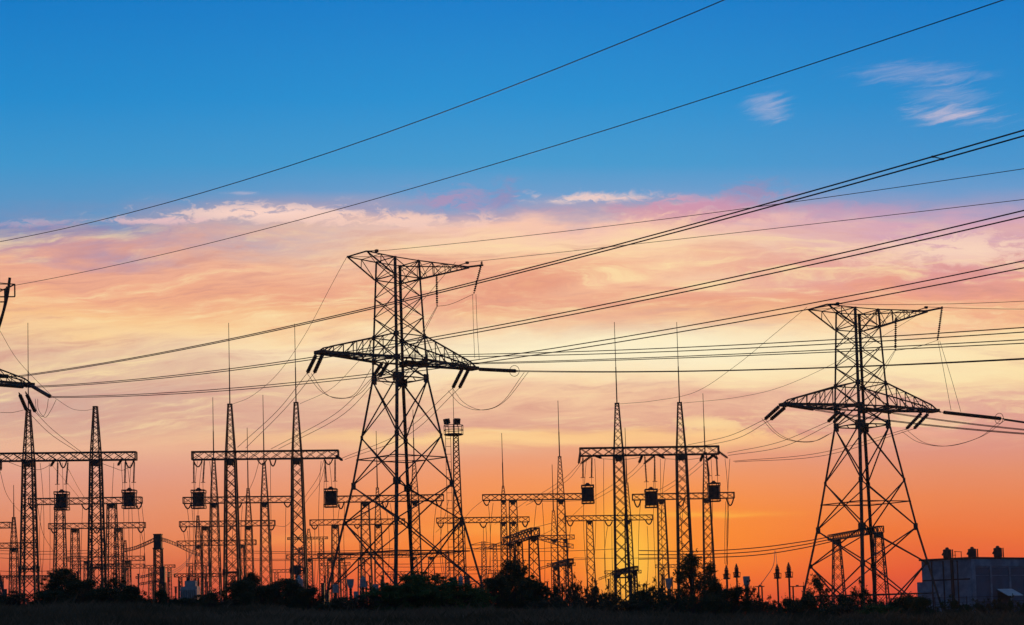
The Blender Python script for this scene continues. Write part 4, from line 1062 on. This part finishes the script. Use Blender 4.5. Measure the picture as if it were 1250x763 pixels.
# more yard clutter far back: small gantries and slender insulator posts
rc = random.Random(23)
for k in range(13):
    x = (8, 58, 118, 176, 228, 330, 392, 470, 548, 596, 668, 738, 800)[k]; w_ = rc.uniform(26, 52); y_ = rc.uniform(688, 706); d = rc.uniform(400, 520)
    gantry('small far gantry low among the other steelwork near the horizon', d, (x, y_, x + w_, y_ - .8), [(x + w_ * .2, x + w_ * .2, None, None, .5), (x + w_ * .82, x + w_ * .82, None, None, .5)], 'small far gantries near the horizon', bh=3.6, col_w=(13, 8), matl=RUST, plates=False)
IP = None
for k in range(46):
    x = rc.uniform(0, 830); d = rc.uniform(190, 300); yt = rc.uniform(697, 722); T = U(x, yt, d); g0 = ground(T.x, d); h = T.z - g0
    if IP is None:
        IP = thing('insulator_post', 'slender post insulator on a thin stand among the yard equipment', 'insulator', (T.x, d, g0), 0, 'post insulators in the yard'); o = IP
        b = MB(); b.tube([(0, 0, -.3), (0, 0, h - 1.5)], .09, 6); b.build('stand', STEEL, IP)
        b = MB(); b.lathe((0, 0, h - 1.5), (0, 0, h), insulator_prof(1.5, .17, 9, .6), 8); b.build('insulator', GLASSI, IP); H0 = h
        b = MB(); b.box((0, 0, h + .06), (.5, .22, .12)); b.build('cap', STEEL, IP)
    else: o = copy_tree(IP)
    o.location = (T.x, d, g0); o.scale = (1, 1, h / H0)

# ------------------------------------------------------------------ industrial building
def building():
    d = 200; s = d / F
    C0 = U(1184, 680.5, d); ang = radians(38); g0 = ground(C0.x, d) - .4
    zr = C0.z - g0; w1 = 6.75; w2 = 30
    # local frame: corner nearest the camera at the origin, -x wall runs back to the left, +x wall back to the right
    root = thing('industrial_building', 'low grey industrial hall with three roof vents at the right picture edge', 'building', (C0.x, d, g0))
    L = Vector((-cos(ang), sin(ang), 0)); R = Vector((cos(radians(30)), sin(radians(30)), 0))
    L, R = Vector((-cos(radians(46)), sin(radians(46)), 0)), Vector((cos(radians(44)), sin(radians(44)), 0))
    def slab(mb, along, a0, a1, z0, z1, t0, t1):
        """block on a wall: along the wall a0..a1, heights z0..z1, thickness t0..t1 outwards"""
        out = Vector((along.y, -along.x, 0)); out = out if out.y < 0 else -out
        q = [along * a + out * t + Vector((0, 0, z)) for z in (z0, z1) for a, t in ((a0, t0), (a1, t0), (a1, t1), (a0, t1))]
        mb._add(q, [(3, 2, 1, 0), (4, 5, 6, 7), (0, 1, 5, 4), (1, 2, 6, 5), (2, 3, 7, 6), (3, 0, 4, 7)])
    b = MB(); q = [Vector((0, 0, 0)), L * w1, L * w1 + R * w2, R * w2]
    b._add([k + Vector((0, 0, z)) for z in (0, zr - .15) for k in q], [(0, 1, 2, 3), (7, 6, 5, 4), (1, 0, 4, 5), (2, 1, 5, 6), (3, 2, 6, 7), (0, 3, 7, 4)])
    b.build('wall', PANEL, root)
    rf = MB(); ex = .22
    q = [(-L - R) * ex, L * (w1 + ex) - R * ex, L * (w1 + ex) + R * w2, R * w2 - L * ex]
    rf._add([k + Vector((0, 0, z)) for z in (zr - .147, zr + .06) for k in q], [(0, 1, 2, 3), (7, 6, 5, 4), (1, 0, 4, 5), (2, 1, 5, 6), (3, 2, 6, 7), (0, 3, 7, 4)])
    roof = rf.build('roof', TRIM, root)
    j = MB()
    for a in (1.75, 3.7, 5.3): slab(j, L, a - .08, a + .08, .1, zr - .3, .003, .06)
    slab(j, L, .1, w1 - .02, zr - 2.66, zr - 2.50, .004, .045)
    j.build('wall_joint', TRIM, root)
    k = MB(); slab(k, L, 2.3, 2.62, .1, zr - .2, .003, .2); k.build('drain_duct', TRIM, root)
    k = MB()
    slab(k, R, .0, .85, .1, zr - .2, .003, .16); slab(k, R, .85, w2, zr - 1.05, zr - .2, .003, .13)
    for a in (4.5, 9.0, 13.5): slab(k, R, a - .22, a + .22, .1, zr - 1.06, .003, .13)
    k.build('pilaster', PANEL, root)
    for a0, a1 in ((.87, 4.26), (4.74, 8.76), (9.24, 13.26)):
        p = MB(); slab(p, R, a0, a1, .2, zr - 2.22, .003, .06); slab(p, R, a0, a1, zr - 2.12, zr - 1.2, .003, .05); p.build('door_panel', PANEL2, root)
    st = MB(); e = L * (w1 + .003)
    q = [e, e + L * .75, e + L * .75 + R * 4, e + R * 4]
    st._add([k_ + Vector((0, 0, z)) for z in (0, zr - 2.75) for k_ in q], [(0, 1, 2, 3), (7, 6, 5, 4), (1, 0, 4, 5), (2, 1, 5, 6), (3, 2, 6, 7), (0, 3, 7, 4)])
    st.build('side_annexe', PANEL, root)
    for i, (px, ht, extra) in enumerate(((1156.5, 14, 1), (1187, 13.5, 1), (1218.3, 14.5, 1))):
        P = U(px, 680, d + (4.0, 3.0, 4.5)[i]); o = Vector((P.x - C0.x, P.y - d, zr + .05)); hh = ht * s; r = 5.3 * s
        v = MB(); v.lathe(o, o + Vector((0, 0, hh)), [(0, r * .9), (hh * .12, r), (hh * .68, r * .98), (hh * .72, r * 1.04), (hh * .8, r * .92), (hh * .84, r * .45), (hh * .95, r * .38), (hh, r * .2)], 12)
        v.bar(o + Vector((r * 1.15, -.2, 0)), o + Vector((r * 1.15, -.2, hh * .8)), .12); v.bar(o + Vector((-r * 1.2, 0, hh * .3)), o + Vector((-r * .8, 0, hh * .55)), .18)
        v.build('roof_vent', TRIM, roof)
    v = MB(); P = U(1166, 678, d + 4); o = Vector((P.x - C0.x, P.y - d, zr + .05))
    v.bar(o, o + Vector((0, 0, .85)), .07); v.bar(o + Vector((.75, 0, 0)), o + Vector((.75, 0, .8)), .07); v.bar(o + Vector((-.1, 0, .85)), o + Vector((.85, 0, .78)), .07); v.bar(o + Vector((-.2, 0, .4)), o + Vector((.1, 0, .4)), .07); v.build('roof_hatch_rail', TRIM, roof)
    aw = MB(); P0 = U(1232, 722, d + 4) - Vector((C0.x, d, g0)); z = P0.z
    out = Vector((R.y, -R.x, 0)); a0 = 5.6
    qq = [R * a0 + out * .2 + Vector((0, 0, z + .35)), R * (a0 + 3.6) + out * .2 + Vector((0, 0, z + .35)), R * (a0 + 3.6) + out * 1.7 + Vector((0, 0, z - .5)), R * a0 + out * 1.7 + Vector((0, 0, z - .5))]
    aw._add(qq + [k_ + Vector((0, 0, -.08)) for k_ in qq], [(0, 1, 2, 3), (7, 6, 5, 4), (0, 4, 5, 1), (1, 5, 6, 2), (2, 6, 7, 3), (3, 7, 4, 0)])
    aw.build('awning', AWN, root)
    dk = MB(); slab(dk, R, a0 + .35, a0 + 3.3, .2, z - .1, .065, .12); dk.build('doorway', TRIM, root)
    lp = MB(); slab(lp, L, 4.3, 4.6, zr - 4.6, zr - 4.25, .004, .3); lp.build('wall_lamp', AWN, root)
building()

# thin wire fence in front of the hall
def fence():
    d = 188; xs = [U(x, 730, d).x for x in (1088, 1101, 1141, 1180, 1220, 1258, 1300)]
    o = thing('wire_fence', 'thin wire fence on dark posts in front of the grey hall', 'fence', (xs[0], d, ground(xs[0], d)))
    for x in xs:
        p = MB(); z0 = ground(x, d) - .2; p.bar((x - xs[0], 0, z0 - o.location.z), (x - xs[0], 0, U(1141, 729, d).z - o.location.z), .09); p.build('post', STEEL, o)
    w = MB(); zt = U(1141, 730, d).z - o.location.z
    for k in range(3): w.bar((0, 0, zt - k * .55), (xs[-1] - xs[0], 0, zt - k * .55), .04)
    w.build('wire_mesh', WIRE, o)
fence()
# low pale roof beside the bush under the right pylon
def shed():
    d = 150; C0 = U(1005, 748, d); g0 = ground(C0.x, d); o = thing('low_shed', 'low shed with a pale curved roof behind the weeds under the right pylon', 'shed', (C0.x, d, g0))
    z = U(1005, 743, d).z - g0; b = MB(); n_ = 10; R_ = 1.3; ln = 1.8
    b.box((0, 1.0, z * .5 - .35), (2.3, 1.7, z - .7 + .3)); b.build('wall', PANEL, o)
    r = MB(); q = []
    for y in (0, ln):
        for i in range(n_ + 1):
            a = pi * i / n_; q.append((R_ * cos(a), y, z - .5 + .5 * sin(a)))
    r._add(q, [(i, i + 1, i + n_ + 2, i + n_ + 1) for i in range(n_)] + [tuple(range(n_ + 1)), tuple(range(2 * n_ + 1, n_, -1))]); r.build('roof', AWN, o)
shed()


# ------------------------------------------------------------------ shrubs
def leaves(mb, c, rad, nleaf, size, rng, shell=.35):
    for _ in range(nleaf):
        v = Vector((rng.gauss(0, 1), rng.gauss(0, 1), rng.gauss(0, 1)))
        if v.length < 1e-3: continue
        v.normalize(); r = rng.random() ** shell
        p = Vector((c[0] + v.x * rad[0] * r, c[1] + v.y * rad[1] * r, c[2] + v.z * rad[2] * r))
        u = Vector((rng.gauss(0, 1), rng.gauss(0, 1), rng.gauss(0, .7))).normalized(); w = u.cross(Vector((rng.gauss(0, 1), rng.gauss(0, 1), rng.gauss(0, 1)))).normalized()
        s = size * rng.uniform(.6, 1.4); a = u * s; b = w * s * .42
        o = len(mb.v); mb.v += [tuple(p - a * .5), tuple(p + b * .5), tuple(p + a * .5), tuple(p - b * .5)]; mb.f.append((o, o + 1, o + 2, o + 3))


def shrub_meshes(seed, dense, aspect, lm):
    """crown about 1 m wide and 1 m tall, base at the origin: lobes of leaves at the ends of branching stems"""
    rng = random.Random(seed); st, fo = MB(), MB()
    tips = []
    for i in range(62 if dense else 46):
        a = rng.uniform(0, 2 * pi); h = rng.uniform(.08, .93)
        env = max(.08, 1 - h ** 2.4) ** .5 * (.86 + .14 * sin(3 * a + seed)) * (.75 + .25 * min(1, h / .3))
        rr = .46 * env * (rng.random() ** (.5 if dense else .7))
        tips.append((Vector((rr * cos(a), rr * sin(a), h)), rng.uniform(.06, .125) if dense else rng.uniform(.035, .08)))
    for i in range(36 if dense else 34):           # shoots that make the outline ragged
        a = rng.uniform(0, 2 * pi); rr = .42 * rng.random() ** .6; h = rng.uniform(.66, 1.12) * (1 - rr * .75)
        tips.append((Vector((rr * cos(a), rr * sin(a), h)), rng.uniform(.02, .045)))
    for t, r in tips:
        k = Vector((t.x * .45 + rng.uniform(-.06, .06), t.y * .45, t.z * .55))
        st.tube([Vector((rng.uniform(-.06, .06), rng.uniform(-.06, .06), -.05)), k, t], [.014, .009, .003], 4)
        leaves(fo, t, (r, r, r * .9), int((330 if dense else 230) * (r / .1) ** 2) + 26, .034, rng, .5)
        for _ in range(3):
            v = Vector((rng.gauss(0, 1), rng.gauss(0, 1), rng.gauss(.35, .8))).normalized() * (r + .03) * rng.uniform(1.0, 1.7)
            st.tube([t, t + v * .5, t + v], [.003, .002, .0015], 3)
            for f_ in (.5, .75, 1.0): leaves(fo, t + v * f_, (.018, .018, .02), 4, .028, rng, .6)
    return st, fo


PROTO = []
for k, (sd, dn, lm) in enumerate(((3, True, LEAF1), (8, True, LEAF2), (15, True, LEAF1), (21, False, LEAF3), (34, False, LEAF1))):
    st, fo = shrub_meshes(sd, dn, 1, lm)
    a = bpy.data.meshes.new('stem'); a.from_pydata(st.v, [], st.f); a.materials.append(BARK)
    b = bpy.data.meshes.new('foliage'); b.from_pydata(fo.v, [], fo.f); b.materials.append(lm)
    PROTO.append((a, b))


def shrub(px, ytop, wpx, d, kind, label, name='shrub', yref=None, seed=0, group=None, cat='shrub'):
    T = U(px, ytop, d); g = ground(T.x, d) - .1; h = T.z - g
    o = thing(name, label, cat, (T.x, d, g), random.Random(seed * 7 + int(px)).uniform(0, 6.28), group)
    w = wpx * d / F * 1.38
    o.scale = (w, w, h * 1.06)
    for nm, me in zip(('stem', 'foliage'), PROTO[kind]):
        c = bpy.data.objects.new(nm, me); COL.objects.link(c); c.parent = o
    return o


for a in ((76, 698, 44, 100, 2, 'dark shrub below the first left trap, tallest of the left clump'), (100, 710, 46, 98, 0, 'dark rounded shrub right of the tallest shrub of the left clump'),
          (140, 706, 36, 102, 4, 'airy upright shrub at the foot of the rodless mast'), (127, 718, 40, 95, 0, 'low dark shrub between two taller ones of the left clump'),
          (160, 717, 34, 100, 2, 'small shrub with ragged top at the right end of the left clump'), (174, 731, 26, 96, 4, 'wispy low shrub ending the left clump'),
          (60, 722, 40, 92, 0, 'low bush under the left edge of the left clump'), (205, 729, 30, 100, 4, 'thin low shrub at the foot of the boxed posts'), (186, 733, 24, 96, 3, 'small ragged weed bush left of the boxed posts'),
          (262, 724, 34, 104, 4, 'open ragged shrub right of the bulky transformer'), (294, 710, 40, 104, 0, 'dark shrub at the foot of the first rodded mast'), (306, 703, 30, 106, 2, 'pointed dark shrub peak between the two rodded masts'),
          (322, 716, 46, 100, 0, 'broad dark bush between the two rodded masts'), (350, 710, 54, 104, 2, 'wide dense bush in front of the second rodded mast'), (376, 719, 34, 100, 0, 'dense bush end left of the middle pylon'),
          (285, 731, 46, 94, 3, 'straggly weeds in front of the first rodded mast'),
          (512, 703, 84, 88, 1, 'big green bush hiding the right legs of the middle pylon'), (474, 716, 66, 86, 1, 'green bush left of the big green one under the middle pylon'), (548, 713, 66, 86, 1, 'green bush right of the big green one under the middle pylon'),
          (440, 727, 56, 84, 3, 'low olive bush at the left foot of the middle pylon'), (578, 719, 50, 90, 1, 'low green bush at the right foot of the middle pylon'), (402, 737, 36, 88, 0, 'low bush between the wide dense bush and the middle pylon'),
          (627, 690, 48, 108, 2, 'dark round bush with a tall top below the slanting gantry'), (604, 706, 38, 104, 0, 'dark bush left of the tall round one'), (650, 710, 44, 104, 0, 'dark bush right of the tall round one'),
          (680, 714, 24, 120, 4, 'thin sunset-lit shrub at the small slanting gantry'), (702, 712, 26, 124, 4, 'spindly shrub at the foot of the caged mast'), (672, 730, 50, 96, 3, 'low ragged scrub right of the round bushes'),
          (724, 716, 30, 120, 4, 'airy shrub with separate twigs left of the first trap mast'), (716, 731, 50, 98, 3, 'low scrub in front of the first trap mast'), (742, 724, 30, 116, 4, 'thin bush under the first trap mast'),
          (781, 722, 30, 118, 4, 'fiery backlit scrub in the sun glow'), (800, 716, 32, 116, 4, 'backlit airy bush right of the sun glow'), (765, 734, 44, 98, 3, 'low grassy scrub below the sun glow'),
          (893, 719, 40, 100, 0, 'dark bush under the two left arresters'), (914, 716, 24, 104, 4, 'leafy bush growing at the pale grey tank head'), (872, 712, 30, 104, 2, 'dark bush right of the leafy tree'),
          (820, 726, 40, 102, 4, 'ragged bush left of the leafy tree'), (940, 735, 40, 110, 4, 'low scrub between the two pairs of arresters'), (966, 733, 30, 110, 0, 'low bush at the foot of the last arrester'), 
          (1050, 719, 36, 130, 4, 'open bush between the legs of the right pylon'), (1037, 735, 50, 104, 3, 'low weeds under the open bush of the right pylon'),
          (1112, 729, 34, 110, 0, 'dark bush left of the grey hall'), (1098, 733, 40, 108, 2, 'low dark bush by the right foot of the right pylon'), (1070, 740, 50, 90, 1, 'low green weeds in front of the right pylon'),
          (1160, 744, 60, 92, 3, 'straw-coloured weeds before the grey hall'), (1225, 745, 70, 92, 3, 'tall weeds before the awning of the grey hall'),
          (1190, 737, 40, 100, 4, 'thin weeds against the hall corner')):
    shrub(*a[:6], seed=3)
rs = random.Random(41)
px = -10
while px < 1260:                     # scrub all along the bank, so its top line is uneven
    lowside = 726 + 14 * px / 1250
    hot = 640 < px < 830
    shrub(px, lowside + rs.uniform(-9, 8) - (8 if hot else 0), rs.uniform(16, 38), rs.uniform(92, 118), rs.choice((3, 4, 4) if hot else (0, 3, 4, 4, 2)), 'low ragged scrub growing along the top of the grassy bank', 'scrub', group='low scrub along the bank', seed=int(px))
    px += rs.uniform(11, 24)
# the leafy tree between the pylons and the spreading one under the right pylon
def small_tree(px, ytop, wpx, d, label, seed, n, r0=(.3, .62), lean=.0, hfrac=.35):
    T = U(px, ytop, d); g = ground(T.x, d); h = T.z - g; w = wpx * d / F; rng = random.Random(seed)
    root = thing('small_tree', label, 'tree', (T.x, d, g)); st, fo = MB(), MB()
    st.tube([(0, 0, -.2), (lean * .3, 0, h * .4), (lean, .1, h * .85)], [.11, .08, .03], 7)
    for i in range(n):
        z = h * (hfrac + (1 - hfrac) * (i + rng.random()) / n); k = 1 - ((z / h - .55) / .5) ** 2
        a = rng.uniform(0, 2 * pi); rr = w * .5 * max(.15, k) * rng.uniform(.35, 1)
        p = Vector((lean * z / h + rr * cos(a), rr * sin(a), z)); b0 = Vector((lean * z / h * .6, 0, z * .72))
        st.tube([b0, (b0 + p) / 2 + Vector((0, 0, .1)), p], [.035, .022, .01], 4)
        r = rng.uniform(*r0); leaves(fo, p, (r, r, r * .75), int(130 * (r / .45) ** 2) + 12, .17, rng, .5)
        for _ in range(3):
            v = Vector((rng.gauss(0, 1), rng.gauss(0, 1), rng.gauss(.3, .8))).normalized() * r * 1.5
            st.tube([p, p + v], [.012, .005], 3); leaves(fo, p + v, (.12, .12, .14), 9, .14, rng, .6)
    st.build('trunk', BARK, root); fo.build('crown', LEAF1, root)
small_tree(841, 679, 44, 108, 'airy leafy tree silhouetted between the pylons, right of the sun glow', 5, 62, (.22, .5), .1, .12)
small_tree(866, 690, 22, 110, 'slender leafy tree touching the right side of the airy one', 9, 34, (.2, .38), 0, .15)
small_tree(1004, 706, 44, 125, 'spreading dark tree between the left legs of the right pylon', 12, 26, (.25, .55), -.3, .3)
small_tree(985, 722, 20, 128, 'small tree at the left foot of the right pylon', 17, 12, (.2, .4), 0, .25)

# ------------------------------------------------------------------ grass
def grass():
    rng = random.Random(5); b = MB(); V, Fc = b.v, b.f
    for i in range(110000):
        y = 42 + 58 * rng.random() ** .8
        x = (rng.random() * 2 - 1) * (y * .335)
        cl = .5 + .5 * sin(x * 1.3 + 2 * sin(y * .7)) * sin(y * .9 + sin(x * .6))
        if rng.random() > .35 + .65 * cl: continue
        z = ground(x, y); h = (.13 + .30 * rng.random() * (.4 + cl)) * (1.5 if rng.random() < .05 else 1)
        a = rng.uniform(0, pi); w = rng.uniform(.012, .03); dx, dy = cos(a) * w, sin(a) * w; lx, ly = rng.gauss(0, .16) * h / .4, rng.gauss(0, .1)
        o = len(V); V += [(x - dx, y - dy, z - .03), (x + dx, y + dy, z - .03), (x + lx * .4 + dx * .6, y + ly * .4, z + h * .6), (x + lx, y + ly, z + h)]
        Fc += [(o, o + 1, o + 2), (o, o + 2, o + 3)]
    tag(b.build('grass', GRASS), kind='stuff')
grass()


# ------------------------------------------------------------------ the evening air
hz = MB(); hz.box((0, 300, 30), (1400, 1320, 170)); ho = hz.build('haze', STEEL); tag(ho, kind='stuff')
HM = bpy.data.materials.new('haze'); HM.use_nodes = True; HM.node_tree.nodes.clear()
ov = HM.node_tree.nodes.new('ShaderNodeOutputMaterial'); pv = HM.node_tree.nodes.new('ShaderNodeVolumePrincipled')
pv.inputs['Density'].default_value = 0.00009; pv.inputs['Color'].default_value = (.95, .93, .92, 1); pv.inputs['Anisotropy'].default_value = 0.55
HM.node_tree.links.new(pv.outputs[0], ov.inputs['Volume']); ho.data.materials.clear(); ho.data.materials.append(HM)
